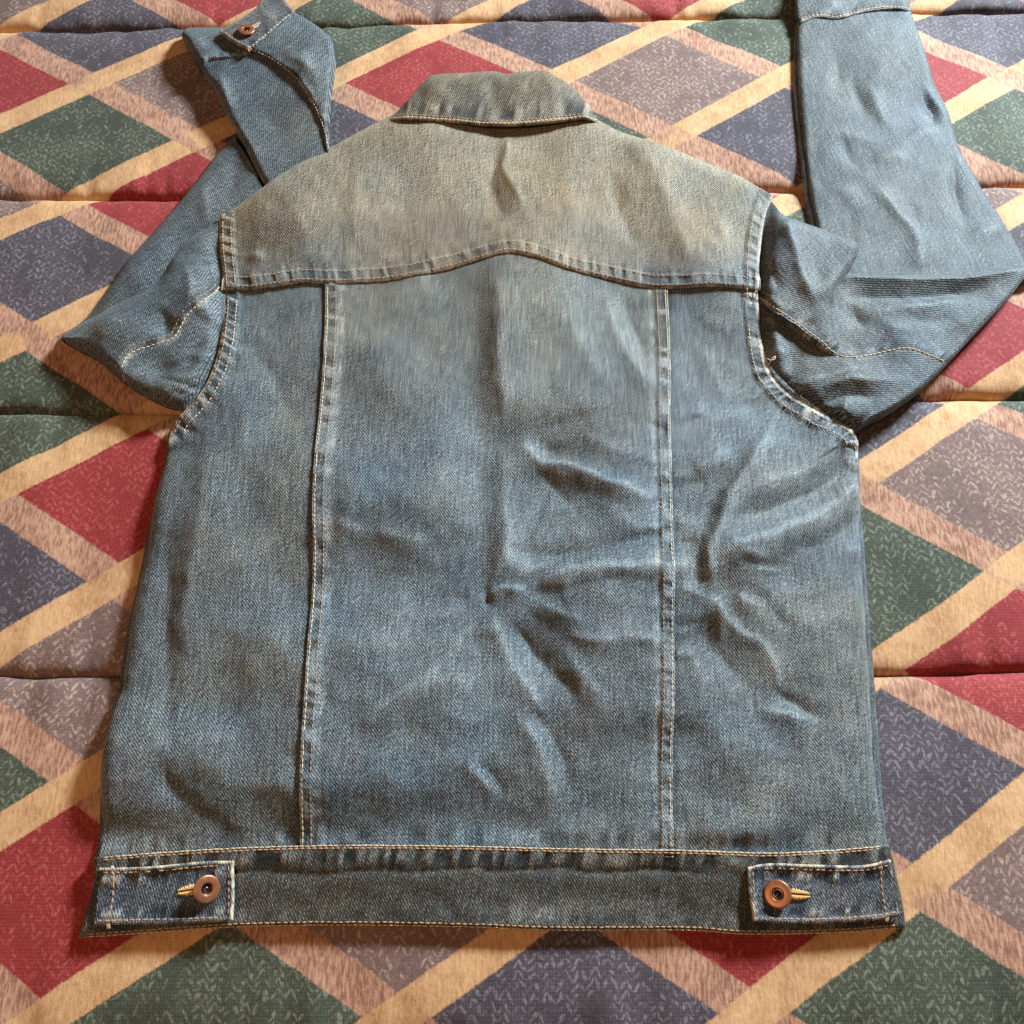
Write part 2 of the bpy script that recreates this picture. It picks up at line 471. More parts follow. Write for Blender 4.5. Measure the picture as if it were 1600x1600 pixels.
bed = bpy.data.objects.new('bedspread', None); C.objects.link(bed)
bed['label'] = 'quilted bedspread printed with red, green, slate and brown diamonds, under the jacket'
bed['category'] = 'bedspread'
for k in range(len(SEAM_Y) - 1):
    if SEAM_Y[k + 1] < -.30 or SEAM_Y[k] > 1.0: continue
    xs = np.arange(-.66, .6601, .003); n = 76
    v = cluster(n, 1.25)
    xx = np.repeat(xs[None], n, 0)
    yy = seam_y(xx, k) + v[:, None] * (seam_y(xx, k + 1) - seam_y(xx, k))
    zz = bed_z(xx, yy, k)
    V = np.c_[xx.ravel(), yy.ravel(), zz.ravel()]
    nu = len(xs); a = np.arange(nu * n).reshape(n, nu)
    q = np.stack([a[:-1, :-1], a[:-1, 1:], a[1:, 1:], a[1:, :-1]], -1).reshape(-1, 4)
    Vb = V.copy(); Vb[:, 2] = -.032
    e = edge_list(nu, n); e2 = np.roll(e, -1); nn = nu * n
    cap = a[[0, 0, -1, -1], [0, -1, -1, 0]]
    Fq = np.r_[q, np.stack([e2, e, e + nn, e2 + nn], -1), (cap[::-1] + nn)[None]]
    me = mesh_np('quilt_channel', np.r_[V, Vb], Fq)
    link('quilt_channel', me, bed, M['print'])

# ------------------------------------------------------------------ the jacket: plan curves (photo positions)
jacket = bpy.data.objects.new('denim_jacket', None); C.objects.link(jacket)
jacket['label'] = 'washed blue denim jacket lying face down on the bedspread, sleeves folded upward'
jacket['category'] = 'jacket'

YOKE_B = spline([(345, 453), (405, 448), (472, 440), (530, 441), (631, 431), (732, 412), (790, 402), (834, 410), (884, 426), (952, 436), (1019, 447), (1070, 452), (1111, 455), (1161, 462), (1184, 464)], 200)
YOKE_T = join(spline([(342, 337), (371, 320), (439, 280), (530, 232), (591, 199), (625, 180)], 50), spline([(660, 168), (770, 165), (880, 168), (915, 182)], 20), spline([(935, 195), (969, 212), (1019, 229), (1070, 245), (1144, 273), (1192, 297), (1208, 306)], 50))
YOKE_L = spline([(342, 337), (344, 388), (349, 430), (345, 453)], 30)
YOKE_R = spline([(1208, 306), (1195, 340), (1187, 388), (1182, 430), (1184, 464)], 30)
ARM_L = spline([(342, 337), (344, 388), (350, 449), (349, 489), (346, 530), (337, 570), (321, 608), (297, 638), (280, 655), (266, 680)], 90)
ARM_R = spline([(1208, 306), (1195, 340), (1186, 388), (1181, 439), (1181, 472), (1185, 506), (1189, 535), (1198, 570), (1212, 597), (1235, 621), (1269, 645), (1303, 662), (1327, 675), (1338, 692), (1339, 712)], 110)
SIDE_L = spline([(266, 680), (260, 719), (243, 786), (230, 851), (216, 918), (202, 979), (189, 1070), (179, 1104), (165, 1195), (159, 1279), (152, 1345)], 90)
SIDE_R = spline([(1339, 712), (1340, 732), (1342, 800), (1346, 867), (1352, 969), (1359, 1070), (1364, 1144), (1372, 1229), (1379, 1325), (1380, 1340)], 90)
SEAM_L = spline([(507, 430), (506, 530), (499, 631), (491, 766), (488, 867), (484, 969), (480, 1070), (476, 1127), (471, 1229), (469, 1335)], 120)
SEAM_R = spline([(1043, 435), (1046, 530), (1046, 665), (1050, 800), (1051, 935), (1053, 1070), (1053, 1195), (1051, 1340)], 120)
BAND_T = spline([(148, 1340), (270, 1330), (405, 1323), (540, 1320), (712, 1321), (867, 1325), (1070, 1328), (1195, 1332), (1296, 1328), (1388, 1320)], 160)
BAND_B = spline([(125, 1466), (236, 1458), (371, 1449), (540, 1446), (732, 1449), (867, 1454), (1070, 1454), (1161, 1460), (1296, 1458), (1413, 1450)], 160)
ARM_Z = ((ARM_L, [0, .45, .8, 1], [.0185, .0165, .0120, .0075], -1), (ARM_R, [0, .6, .85, 1], [.0215, .0205, .0135, .0075], 1))

FOLDS = [
    # centre crease left by folding the jacket, with the hollow on its left
    ([(774, 400), (780, 470), (784, 560), (787, 640), (789, 700)], 5.4, 110, 24, (.25, .15)),
    ([(744, 420), (748, 520), (744, 620), (735, 700)], -2.6, 28, 60, (.3, .3)),
    ([(795, 690), (842, 722), (890, 735), (950, 762), (1012, 784), (1040, 800)], 5.0, 17, 40, (.06, .25)),
    ([(800, 735), (850, 752), (910, 775), (985, 800)], -1.2, 18, 40, (.15, .3)),
    ([(788, 700), (790, 760), (790, 820), (783, 870), (772, 925)], 3.2, 60, 20, (.1, .1)),
    ([(752, 700), (750, 780), (758, 860), (752, 930)], -2.0, 24, 60, (.2, .2)),
    ([(783, 856), (867, 869), (935, 859), (1020, 838), (1080, 820)], -3.6, 26, 16, (.06, .2)),
    ([(840, 925), (872, 901), (935, 893), (1020, 895), (1095, 890)], 4.4, 20, 44, (.15, .1)),
    ([(862, 925), (930, 915), (1010, 912), (1075, 915)], -1.2, 20, 50, (.2, .2)),
    ([(762, 932), (800, 925), (832, 934)], 2.6, 10, 12, (.1, .3)),
    ([(742, 912), (762, 932), (766, 955)], -1.2, 18, 16, (.2, .2)),
    ([(764, 945), (788, 1005), (815, 1065), (850, 1120), (880, 1170)], 3.4, 18, 40, (.1, .4)),
    ([(800, 960), (826, 1003), (858, 1044), (895, 1085), (915, 1140)], -2.6, 24, 16, (.1, .3)),
    ([(845, 990), (890, 1030), (935, 1090), (955, 1160)], 1.8, 24, 40, (.2, .35)),
    ([(796, 1115), (830, 1140), (848, 1185), (860, 1250), (862, 1300)], 2.8, 16, 34, (.15, .35)),
    ([(822, 1098), (858, 1140), (880, 1190), (890, 1260)], -2.4, 16, 14, (.15, .35)),
    ([(722, 1198), (752, 1222), (785, 1245)], 2.4, 14, 24, (.2, .35)),
    ([(740, 1192), (772, 1215), (800, 1250)], -1.6, 14, 12, (.2, .3)),
    ([(860, 985), (930, 1003), (990, 1000), (1045, 1010)], 2.2, 24, 16, (.2, .1)),
    ([(945, 455), (962, 520), (995, 590), (1040, 632)], 2.8, 22, 26, (.1, .2)),
    ([(975, 455), (992, 520), (1020, 585)], -2.4, 20, 16, (.1, .3)),
    ([(885, 455), (905, 540), (950, 610), (985, 660)], 1.6, 26, 34, (.2, .35)),
    ([(870, 690), (930, 700), (1000, 720), (1040, 740)], 1.6, 18, 20, (.3, .1)),
    # soft left half
    ([(515, 818), (590, 838), (660, 846), (718, 838)], 3.8, 22, 60, (.08, .35)),
    ([(540, 880), (610, 895), (680, 905), (730, 900)], -1.4, 50, 50, (.15, .35)),
    ([(520, 950), (600, 950), (680, 975), (740, 1000)], 2.0, 45, 40),
    ([(545, 1150), (600, 1112), (660, 1070), (715, 1015)], 4.0, 24, 70, (.25, .3)),
    ([(600, 1165), (660, 1120), (730, 1060)], -2.0, 40, 30, (.3, .3)),
    ([(520, 1010), (590, 1020), (660, 1000)], 1.2, 30, 30),
    ([(560, 1200), (620, 1230), (640, 1300)], 1.6, 40, 40),
    ([(330, 640), (326, 740), (312, 830), (296, 930), (290, 1030), (296, 1120)], 3.4, 80, 30, (.15, .3)),
    ([(262, 800), (262, 900), (256, 1000), (258, 1100), (275, 1190)], -2.6, 26, 26, (.2, .2)),
    ([(395, 530), (425, 590), (450, 640), (480, 690)], -2.6, 32, 34),
    ([(370, 610), (385, 680), (380, 750)], 2.2, 22, 40),
    ([(400, 840), (440, 900), (470, 960)], -1.8, 40, 40),
    ([(245, 1170), (275, 1240), (330, 1285), (400, 1305)], -3.0, 24, 40, (.2, .3)),
    ([(300, 1170), (350, 1215), (420, 1230), (470, 1215)], 2.4, 50, 34, (.2, .1)),
    ([(380, 1000), (400, 1100), (420, 1170)], 1.8, 50, 50),
    # right side: the sharp tuck and what fans out of it
    ([(1215, 640), (1180, 712), (1148, 765), (1124, 815), (1104, 862), (1112, 930)], 6.4, 80, 15, (.25, .08)),
    ([(1150, 720), (1118, 780), (1092, 840), (1080, 890), (1092, 935)], -2.4, 16, 34, (.3, .15)),
    ([(1112, 880), (1180, 853), (1260, 817), (1320, 775), (1345, 740)], 6.8, 20, 44, (.08, .08)),
    ([(1140, 822), (1225, 787), (1288, 758), (1335, 722)], -4.0, 16, 16, (.15, .1)),
    ([(1160, 905), (1230, 872), (1310, 830), (1345, 800)], -2.4, 20, 50, (.2, .1)),
    ([(1150, 780), (1200, 762), (1270, 728), (1320, 695)], 2.0, 24, 14, (.2, .1)),
    ([(1098, 928), (1135, 968), (1182, 1006), (1212, 1056), (1232, 1110)], 3.8, 16, 34, (.06, .35)),
    ([(1085, 965), (1120, 1015), (1160, 1060), (1185, 1110)], -2.2, 24, 30, (.15, .35)),
    ([(1185, 1104), (1229, 1118), (1280, 1134)], 2.4, 12, 26, (.2, .3)),
    ([(1205, 1070), (1248, 1102), (1298, 1122)], -2.6, 16, 12, (.25, .3)),
    ([(1070, 990), (1095, 1070), (1115, 1160)], 2.0, 30, 34),
    ([(1160, 940), (1230, 960), (1300, 1000), (1340, 1040)], 1.6, 40, 40),
    ([(1075, 520), (1110, 580), (1150, 640)], 2.0, 26, 30),
    ([(1075, 640), (1120, 655), (1190, 640)], 1.8, 24, 20, (.1, .3)),
    ([(1080, 735), (1110, 725), (1150, 700)], 2.0, 20, 18, (.1, .3)),
    ([(1150, 1200), (1180, 1270), (1190, 1330)], 1.6, 40, 36),
    ([(1290, 1180), (1320, 1250), (1350, 1310)], 1.8, 30, 30),
    # yoke
    ([(790, 200), (796, 238), (790, 262), (800, 288), (815, 325), (830, 370)], 3.0, 40, 10, (.15, .4)),
    ([(776, 215), (778, 255), (770, 290), (780, 330), (800, 345)], -2.6, 12, 26, (.2, .2)),
    ([(978, 205), (1012, 260), (1042, 320), (1064, 390), (1072, 440)], 4.0, 40, 50, (.15, .2)),
    ([(955, 265), (972, 330), (990, 395)], -2.8, 26, 18, (.2, .3)),
    ([(575, 225), (566, 290), (556, 350), (562, 410)], 2.6, 70, 24),
    ([(690, 210), (680, 290), (690, 380)], 1.4, 50, 50),
    ([(450, 300), (475, 360), (470, 420)], 2.0, 60, 40),
    ([(880, 230), (890, 310), (900, 390)], 2.0, 44, 30),
    ([(385, 395), (398, 402), (420, 398)], 2.0, 12, 12),
    ([(1090, 300), (1122, 350), (1135, 420)], 2.0, 30, 30),
]

def fan(hub, n, a0, a1, rmin, rmax, amp, wd, seed):
    r = random.Random(seed); out = []
    for i in range(n):
        a = math.radians(a0 + (a1 - a0) * (i + r.uniform(.2, .8)) / n); l0 = r.uniform(25, 60); l1 = r.uniform(rmin, rmax); bend = r.uniform(-.25, .25)
        pts = [(hub[0] + math.cos(a + bend * t) * (l0 + (l1 - l0) * t), hub[1] + math.sin(a + bend * t) * (l0 + (l1 - l0) * t)) for t in (0, .35, .7, 1)]
        sg = 1 if i % 2 else -1; w1 = wd * r.uniform(.7, 1.3)
        out.append((pts, sg * amp * r.uniform(.6, 1.2), w1, w1 * r.uniform(.8, 1.6), (.2, .5)))
    return out
FOLDS += fan((775, 925), 9, -60, 70, 110, 230, 1.15, 12, 1) + fan((765, 935), 5, 95, 200, 80, 170, 1.1, 14, 2)
FOLDS += fan((1106, 895), 8, -50, 80, 90, 220, 1.15, 11, 3) + fan((1100, 900), 5, 110, 240, 70, 140, .9, 11, 4) + fan((800, 700), 5, -40, 50, 90, 200, 1.1, 12, 5)
def gather(arm, i0, i1, n, side, length, amp, seed):
    r = random.Random(seed); out = []
    t = np.gradient(arm, axis=0); t /= np.hypot(t[:, 0], t[:, 1])[:, None]
    for k in range(n):
        i = int(i0 + (i1 - i0) * (k + r.uniform(.1, .9)) / n); nx, ny = -t[i, 1] * side, t[i, 0] * side
        L = length * r.uniform(.6, 1.3); sk = r.uniform(-.4, .4)
        p = [(arm[i, 0] + nx * q * L + t[i, 0] * sk * q * L, arm[i, 1] + ny * q * L + t[i, 1] * sk * q * L) for q in (.05, .4, .7, 1)]
        out.append((p, amp * r.uniform(.5, 1.2) * (1 if k % 2 else -1), r.uniform(7, 12), r.uniform(7, 12), (.05, .6)))
    return out
FOLDS += gather(ARM_R, 60, 108, 8, 1, 70, 1.4, 6) + gather(ARM_L, 45, 88, 7, -1, 60, 1.2, 7) + gather(SEAM_R, 30, 80, 8, -1, 60, 1.1, 8) + gather(SEAM_R, 30, 80, 8, 1, 60, 1.1, 9)

def body_base(X, Y):
    """smooth lie of the jacket body without folds"""
    d = np.minimum(np.minimum(np.abs(dist_line(X, Y, SIDE_R)[0]), np.abs(dist_line(X, Y, SIDE_L)[0])), np.abs(dist_line(X, Y, YOKE_T)[0]))
    R = 20.0
    roll = np.sqrt(np.clip(1 - (1 - np.clip(d / R, 0, 1)) ** 2, 0, 1))
    z = .0065 + .0075 * roll + .0050 * (1 - np.exp(-d / 110))
    # the body lies on the folded sleeves at the shoulders
    z += .010 * np.exp(-(((X - 400) / 130) ** 2 + ((Y - 320) / 110) ** 2)) + .006 * np.exp(-(((X - 1190) / 110) ** 2 + ((Y - 420) / 160) ** 2))
    z += .004 * np.exp(-(((X - 800) / 260) ** 2 + ((Y - 190) / 70) ** 2))
    for arm, ts, zs, _sg in ARM_Z:                   # sewn to the sleeve: the edge stays at the sleeve's height
        da, _, ta = dist_line(X, Y, arm); da = np.abs(da)
        za = np.interp(ta, ts, zs)
        ww = np.exp(-(da / 45) ** 2)
        z = z * (1 - ww) + za * ww - .0014 * np.exp(-(da / 3) ** 2)
    db = np.abs(dist_line(X, Y, BAND_T)[0])
    z = z - np.clip(z - .0092, 0, 1) * np.exp(-(db / 75) ** 2)
    return z

def body_folds(X, Y):
    z = ridges(X, Y, FOLDS)
    wx_ = X + 22 * noise2(X / 90 + 3, Y / 90 + 8, 24); wy_ = Y + 22 * noise2(X / 90 + 43, Y / 90 + 8, 25)
    rg = 1 - np.abs(noise2(wx_ / 95 + 7, wy_ / 60 + 13, 26)) * 2.2
    rg2 = 1 - np.abs(noise2(wx_ / 52 + 27, wy_ / 40 + 13, 27)) * 2.2
    crump = smooth(600, 780, Y) * smooth(640, 800, X) * smooth(1330, 1150, Y)
    z += (.0002 + .0003 * crump) * rg
    z += .0058 * noise2(X / 165 + 34, Y / 150 + 31, 28) +   .0019 * noise2(X / 82 + 30, Y / 78 + 30, 21) + .0005 * noise2(X / 36 + 60, Y / 36 + 60, 22) + .00022 * noise2(X / 13 + 90, Y / 13 + 90, 23)
    d, _, _ = dist_line(X, Y, BAND_T)
    return z * (1 - .85 * np.exp(-(d / 26) ** 2))

def pucker(X, Y, line, lo, hi, period, seed, slant=.35):
    """puckered strip along a seam: p in -1..1, env 0..1; lo..hi signed distance"""
    d, s, _ = dist_line(X, Y, line, max(abs(lo), abs(hi)) + 30)
    mid, half = (lo + hi) / 2, (hi - lo) / 2
    q = (s + slant * d) / period
    hw = half * (1.0 + .45 * noise1(q * .9 + 500, seed + 7))
    env = np.exp(-(np.abs(d - mid) / hw) ** 2) * (np.abs(d) < 1e8)
    p = np.clip(1.5 * noise1(q + 200, seed) + .5 * noise1(q * 2.3 + 80, seed + 1), -1, 1)
    return p, env

def crest_pale(Z, rad=7):
    """pale fold crests: how far a point stands above its neighbourhood"""
    B = Z
    for ax in (0, 1):
        P = np.concatenate([np.repeat(np.take(B, [0], ax), rad, ax), B, np.repeat(np.take(B, [-1], ax), rad, ax)], ax)
        c = np.cumsum(np.concatenate([np.zeros_like(np.take(P, [0], ax)), P], ax), ax); n = 2 * rad + 1
        B = (np.take(c, range(n, c.shape[ax]), ax) - np.take(c, range(0, c.shape[ax] - n), ax)) / n
    return np.clip((Z - B) / .0011, 0, 1)

def edge_fade(X, Y, line, wd):
    d, s, _ = dist_line(X, Y, line, wd * 4)
    return np.exp(-(d / wd) ** 2) * (.75 + .45 * noise1(s / 9 + 70, 77))

def nuv(T, L, step=2.6):
    ln = lambda c: np.hypot(*np.diff(c, axis=0).T).sum()
    return max(8, int(ln(T) / step)), max(8, int(ln(L) / step))

# --- centre and side back panels
def side_panel(left):
    if left:
        T = spline([(349, 440), (420, 438), (520, 432)], 40)
        L = join(ARM_L[28:], SIDE_L[1:]); L = np.vstack([T[:1], L])
        R = offset_line(SEAM_L, 0) + np.array([14, 0]); B = spline([(152, 1347), (300, 1340), (483, 1336)], 40)
        T = np.vstack([L[:1], T[1:-1], R[:1]]); B = np.vstack([L[-1:], B[1:-1], R[-1:]])
    else:
        T = spline([(1030, 436), (1110, 445), (1183, 455)], 40)
        R = np.vstack([ARM_R[44:], SIDE_R[1:]])
        L = SEAM_R + np.array([-14, 0]); B = spline([(1037, 1340), (1200, 1345), (1380, 1341)], 40)
        T = np.vstack([L[:1], T[1:-1], R[:1]]); B = np.vstack([L[-1:], B[1:-1], R[-1:]])
    nu, nv = nuv(B, L)
    X, Y = coons(T, B, L, R, nu, nv)
    zb = body_base(X, Y); za = body_folds(X, Y); cw = crest_pale(za)
    arm = ARM_L if left else ARM_R; sg = -1 if left else 1
    wear = cw * .26; deep = np.zeros_like(X)
    # felled armhole seam
    p, env = pucker(X, Y, arm, *((-22, 0) if left else (0, 22)), 5.2, 31 if left else 41)
    dd, _, _ = dist_line(X, Y, arm, 60)
    strip = smooth(26, 19, np.abs(dd)) * (np.abs(dd) < 1e8)
    za += .0011 * strip + p * env * .00055
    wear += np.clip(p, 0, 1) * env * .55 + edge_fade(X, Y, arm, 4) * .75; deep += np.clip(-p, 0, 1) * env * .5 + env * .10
    # pressed side seam and the gathered foot of the panel
    sd = SIDE_L if left else SIDE_R
    wear += edge_fade(X, Y, sd, 6) * .25
    p, env = pucker(X, Y, BAND_T, -26, 4, 13, 55 if left else 57, .1)
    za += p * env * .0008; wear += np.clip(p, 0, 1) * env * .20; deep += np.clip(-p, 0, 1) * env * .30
    sl = SEAM_L if left else SEAM_R
    p, env = pucker(X, Y, sl, -9, 9, 16, 61, .1)
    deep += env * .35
    o = sheet('side_panel', X, Y, zb, za, .0011, jacket, M['denim'], wear, deep, grain=.05 * sg)
    return o, sampler(X, Y, zb, za)

side_l, samp_sl = side_panel(True)
side_r, samp_sr = side_panel(False)

def centre_panel():
    L, R = SEAM_L, SEAM_R
    T = np.vstack([L[:1], spline([(620, 415), (780, 388), (900, 410)], 40), R[:1]]); B = np.vstack([L[-1:], spline([(600, 1336), (800, 1337), (950, 1339)], 20), R[-1:]])
    nu, nv = nuv(B, L)
    X, Y = coons(T, B, L, R, nu, nv)
    zb = body_base(X, Y); za = body_folds(X, Y) + .0011
    wear = crest_pale(za) * .26; deep = np.zeros_like(X)
    for ln, sg, sd in ((SEAM_L, -1, 71), (SEAM_R, 1, 75)):
        lo, hi = (-20, 0) if sg < 0 else (0, 20)
        p, env = pucker(X, Y, ln, lo, hi, 9, sd, .15)
        d, s, _ = dist_line(X, Y, ln, 80); d = np.abs(d)
        strip = smooth(24, 17, d) * (d < 1e8)
        za += .0009 * strip + p * env * .00045
        wear += np.clip(p, 0, 1) * env * .36 + edge_fade(X, Y, ln, 2.5) * .55 + env * .06
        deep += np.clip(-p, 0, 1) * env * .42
        wear += np.exp(-((d - 27) / 5) ** 2) * (.28 + .25 * noise1(s / 14 + 9, sd + 5)) * (d < 1e8)      # rubbed line beside the felled seam
    p, env = pucker(X, Y, BAND_T, -26, 4, 13, 81, .1)
    za += p * env * .0008; wear += np.clip(p, 0, 1) * env * .20; deep += np.clip(-p, 0, 1) * env * .30
    o = sheet('centre_panel', X, Y, zb, za, .0011, jacket, M['denim'], wear, deep, tint=.18 + .42 * smooth(760, 440, Y))  # warm light on the upper panel painted in as tint
    return o, sampler(X, Y, zb, za)
centre, samp_c = centre_panel()

# --- yoke
def yoke():
    T, B, L, R = YOKE_T, YOKE_B, YOKE_L, YOKE_R
    nu, nv = nuv(B, L, 2.4); nv = 130
    X, Y = coons(T, B, L, R, nu, nv)
    zb = body_base(X, Y); za = body_folds(X, Y) + .0024
    wear = crest_pale(za) * .16; deep = np.zeros_like(X)
    p, env = pucker(X, Y, YOKE_B, -24, 0, 6.5, 91, -.15)
    d, s, _ = dist_line(X, Y, YOKE_B, 80); d = np.abs(d)
    za += .0009 * smooth(22, 16, d) * (d < 1e8) + p * env * .0006 - .0012 * np.exp(-(d / 1.6) ** 2)
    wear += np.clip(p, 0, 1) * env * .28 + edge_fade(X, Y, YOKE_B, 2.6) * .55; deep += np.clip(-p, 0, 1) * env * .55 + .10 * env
    for ln, lo, hi, sd in ((ARM_L, -22, 0, 95), (ARM_R, 0, 22, 97)):
        p, env = pucker(X, Y, ln, lo, hi, 5.4, sd)
        d, s, _ = dist_line(X, Y, ln, 60); d = np.abs(d)
        za += .0011 * smooth(26, 19, d) * (d < 1e8) + p * env * .0005
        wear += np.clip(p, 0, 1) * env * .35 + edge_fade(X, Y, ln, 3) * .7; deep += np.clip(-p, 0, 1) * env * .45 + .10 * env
    wear += edge_fade(X, Y, YOKE_T, 10) * .15
    o = sheet('yoke', X, Y, zb, za, .0013, jacket, M['denim_yoke'], wear, deep, tint=.76 - .46 * smooth(90, 0, np.abs(dist_line(X, Y, YOKE_B)[0])) * smooth(640, 480, X) - .6 * smooth(80, 0, np.abs(dist_line(X, Y, YOKE_B)[0])) * smooth(930, 1060, X) - .3 * smooth(60, 0, np.abs(dist_line(X, Y, ARM_R)[0])))  # tan dye, with warm middle and cooler lower corners painted as light
    return o, sampler(X, Y, zb, za)
yoke_o, samp_y = yoke()

# --- collar, folded over the top of the yoke
def collar():
    T = spline([(604, 187), (631, 162), (658, 132), (679, 117), (732, 113), (773, 111), (793, 115), (817, 112), (851, 111), (869, 120), (896, 138), (922, 169), (939, 195)], 120)
    B = spline([(604, 187), (628, 185), (682, 187), (766, 194), (834, 192), (905, 184), (928, 188), (939, 195)], 120)
    i0, i1 = 14, 106
    L = T[:i0 + 1][::-1]; R = T[i1:]; Tm = T[i0:i1 + 1]
    nu, nv = 170, 50
    X, Y = coons(Tm, B, L, R, nu, nv)
    dT, _, _ = dist_line(X, Y, T); dT = np.abs(dT); dB, s, _ = dist_line(X, Y, B); dB = np.abs(dB)
    roll = np.sqrt(np.clip(1 - (1 - np.clip(dT / 18, 0, 1)) ** 2, 0, 1))
    zb = .0130 + .0125 * roll + .0025 * (1 - np.exp(-dB / 30)) + .002 * np.exp(-(((X - 770) / 120) ** 2))
    za = ridges(X, Y, [([(770, 125), (775, 160), (772, 190)], -2.0, 20, 24, (0, .1)), ([(690, 125), (670, 160)], 1.4, 20, 20), ([(850, 120), (868, 160)], 1.6, 20, 22), ([(810, 118), (815, 150)], 1.2, 16, 16)])
    za += .0006 * noise2(X / 34 + 10, Y / 34 + 10, 101) + .0003 * noise2(X / 14 + 10, Y / 14, 102)
    wear = np.zeros_like(X); deep = np.zeros_like(X)
    p, env = pucker(X, Y, B, -30, -3, 10, 103, .2)
    za += p * env * .0008
    wear += np.clip(p, 0, 1) * env * .42 + edge_fade(X, Y, B, 3.2) * .55 + edge_fade(X, Y, T, 6) * .18; deep += np.clip(-p, 0, 1) * env * .70
    o = sheet('collar', X, Y, zb, za, .0030, jacket, M['denim_collar'], wear, deep, grain=.3, tint=.72)
    sp_ = sampler(X, Y, zb, za)
    ln = offset_line(B, -6)[4:-4]
    stitches('stitching', [ln], sp_, o, M['thread_rust'], seed=3)
    stitches('stitching', [offset_line(B, -2.2)[3:-3]], sp_, o, M['thread_tan'], length=.0034, gap=.0002, r=.0005, seed=4)
    return o
collar()

# --- waistband
def band():
    L = spline([(148, 1340), (150, 1377), (137, 1424), (125, 1466)], 30); R = spline([(1388, 1320), (1397, 1364), (1408, 1414), (1413, 1450)], 30)
    T, B = BAND_T, BAND_B
    X, Y = coons(T, B, L, R, 520, 64, .7)
    d1, s1, _ = dist_line(X, Y, T); d2, s2, _ = dist_line(X, Y, B); dT, dB = np.abs(d1), np.abs(d2)
    dE = np.minimum(np.abs(dist_line(X, Y, L)[0]), np.abs(dist_line(X, Y, R)[0]))
    dd = np.minimum(dB, dE)
    roll = np.sqrt(np.clip(1 - (1 - np.clip(dd / 9, 0, 1)) ** 2, 0, 1))
    zc = body_base(X, np.minimum(Y, 1335)) * .55
    zb = .0026 + .0030 * roll + .0050 * smooth(100, 10, dT)
    # soft rise in the middle where the hem lifts off the bed
    zb += .0030 * np.exp(-((X - 790) / 130) ** 2) * smooth(20, 110, dT)
    za = .0022 + .0007 * noise2(X / 60, Y / 40 + 7, 111) + .0004 * noise2(X / 20, Y / 20 + 7, 112)
    za = za + ridges(X, Y, [([(180, 1366), (500, 1362), (800, 1358), (1150, 1366)], -1.3, 9, 10, (.05, .05)), ([(770, 1390), (780, 1420), (770, 1450)], -1.5, 18, 18), ([(840, 1385), (860, 1410)], 1.8, 36, 30)])
    wear = np.zeros_like(X); deep = np.zeros_like(X)
    p, env = pucker(X, Y, T, 7, 34, 10, 113, .25)
    za += p * env * .0010
    wear += np.clip(p, 0, 1) * env * .45 + edge_fade(X, Y, T, 3.0) * .62; deep += np.clip(-p, 0, 1) * env * .62 + env * .08
    p, env = pucker(X, Y, B, -26, -2, 15, 117, .2)
    za += p * env * .0003
    wear += np.clip(p, 0, 1) * env * .22 + edge_fade(X, Y, B, 3.2) * .62; deep += np.clip(-p, 0, 1) * env * .25
    wear += .30 * np.exp(-(((X - 855) / 70) ** 2 + ((Y - 1420) / 22) ** 2))
    o = sheet('waistband', X, Y, zb, za, .0034, jacket, M['denim_band'], wear, deep, grain=.12, tint=.45)
    sp_ = sampler(X, Y, zb, za)
    stitches('stitching', [offset_line(T, 5.5)[2:-2]], sp_, o, M['thread_rust'], seed=5)
    stitches('stitching', [offset_line(T, 1.6)[2:-2], offset_line(B, -1.4)[2:-2]], sp_, o, M['thread_tan'], length=.0032, gap=.0003, r=.0004, seed=6)
    stitches('stitching', [offset_line(B, -5.5)[2:-2]], sp_, o, M['thread_rust'], seed=7)
    return o, sp_
band_o, samp_b = band()

# seams of the body
stitches('stitching', [offset_line(YOKE_B, -4)[2:-2], offset_line(YOKE_B, -17)[2:-2]], samp_y, yoke_o, M['thread_rust'], seed=11)
stitches('stitching', [offset_line(ARM_L, -5)[2:28], offset_line(ARM_L, -18)[4:27], offset_line(ARM_R, 5)[2:42], offset_line(ARM_R, 18)[4:41]], samp_y, yoke_o, M['thread_rust'], seed=12)
for sgn, arm, k0, smp, o in ((-1, ARM_L, 31, samp_sl, side_l), (1, ARM_R, 47, samp_sr, side_r)):
    stitches('stitching', [offset_line(arm, 5 * sgn)[k0:-1]], smp, o, M['thread_rust'], seed=13)
    stitches('stitching', [offset_line(arm, 18 * sgn)[k0:-3]], smp, o, M['thread_tan'], length=.0026, seed=14)
stitches('stitching', [offset_line(SEAM_L, -4)[2:-2], offset_line(SEAM_R, 4)[2:-2]], samp_c, centre, M['thread_tan'], length=.0034, gap=.0004, r=.00040, seed=15)
stitches('stitching', [offset_line(SEAM_L, -17)[2:-2], offset_line(SEAM_R, 17)[2:-2]], samp_c, centre, M['thread_rust'], seed=16, r=.00036)

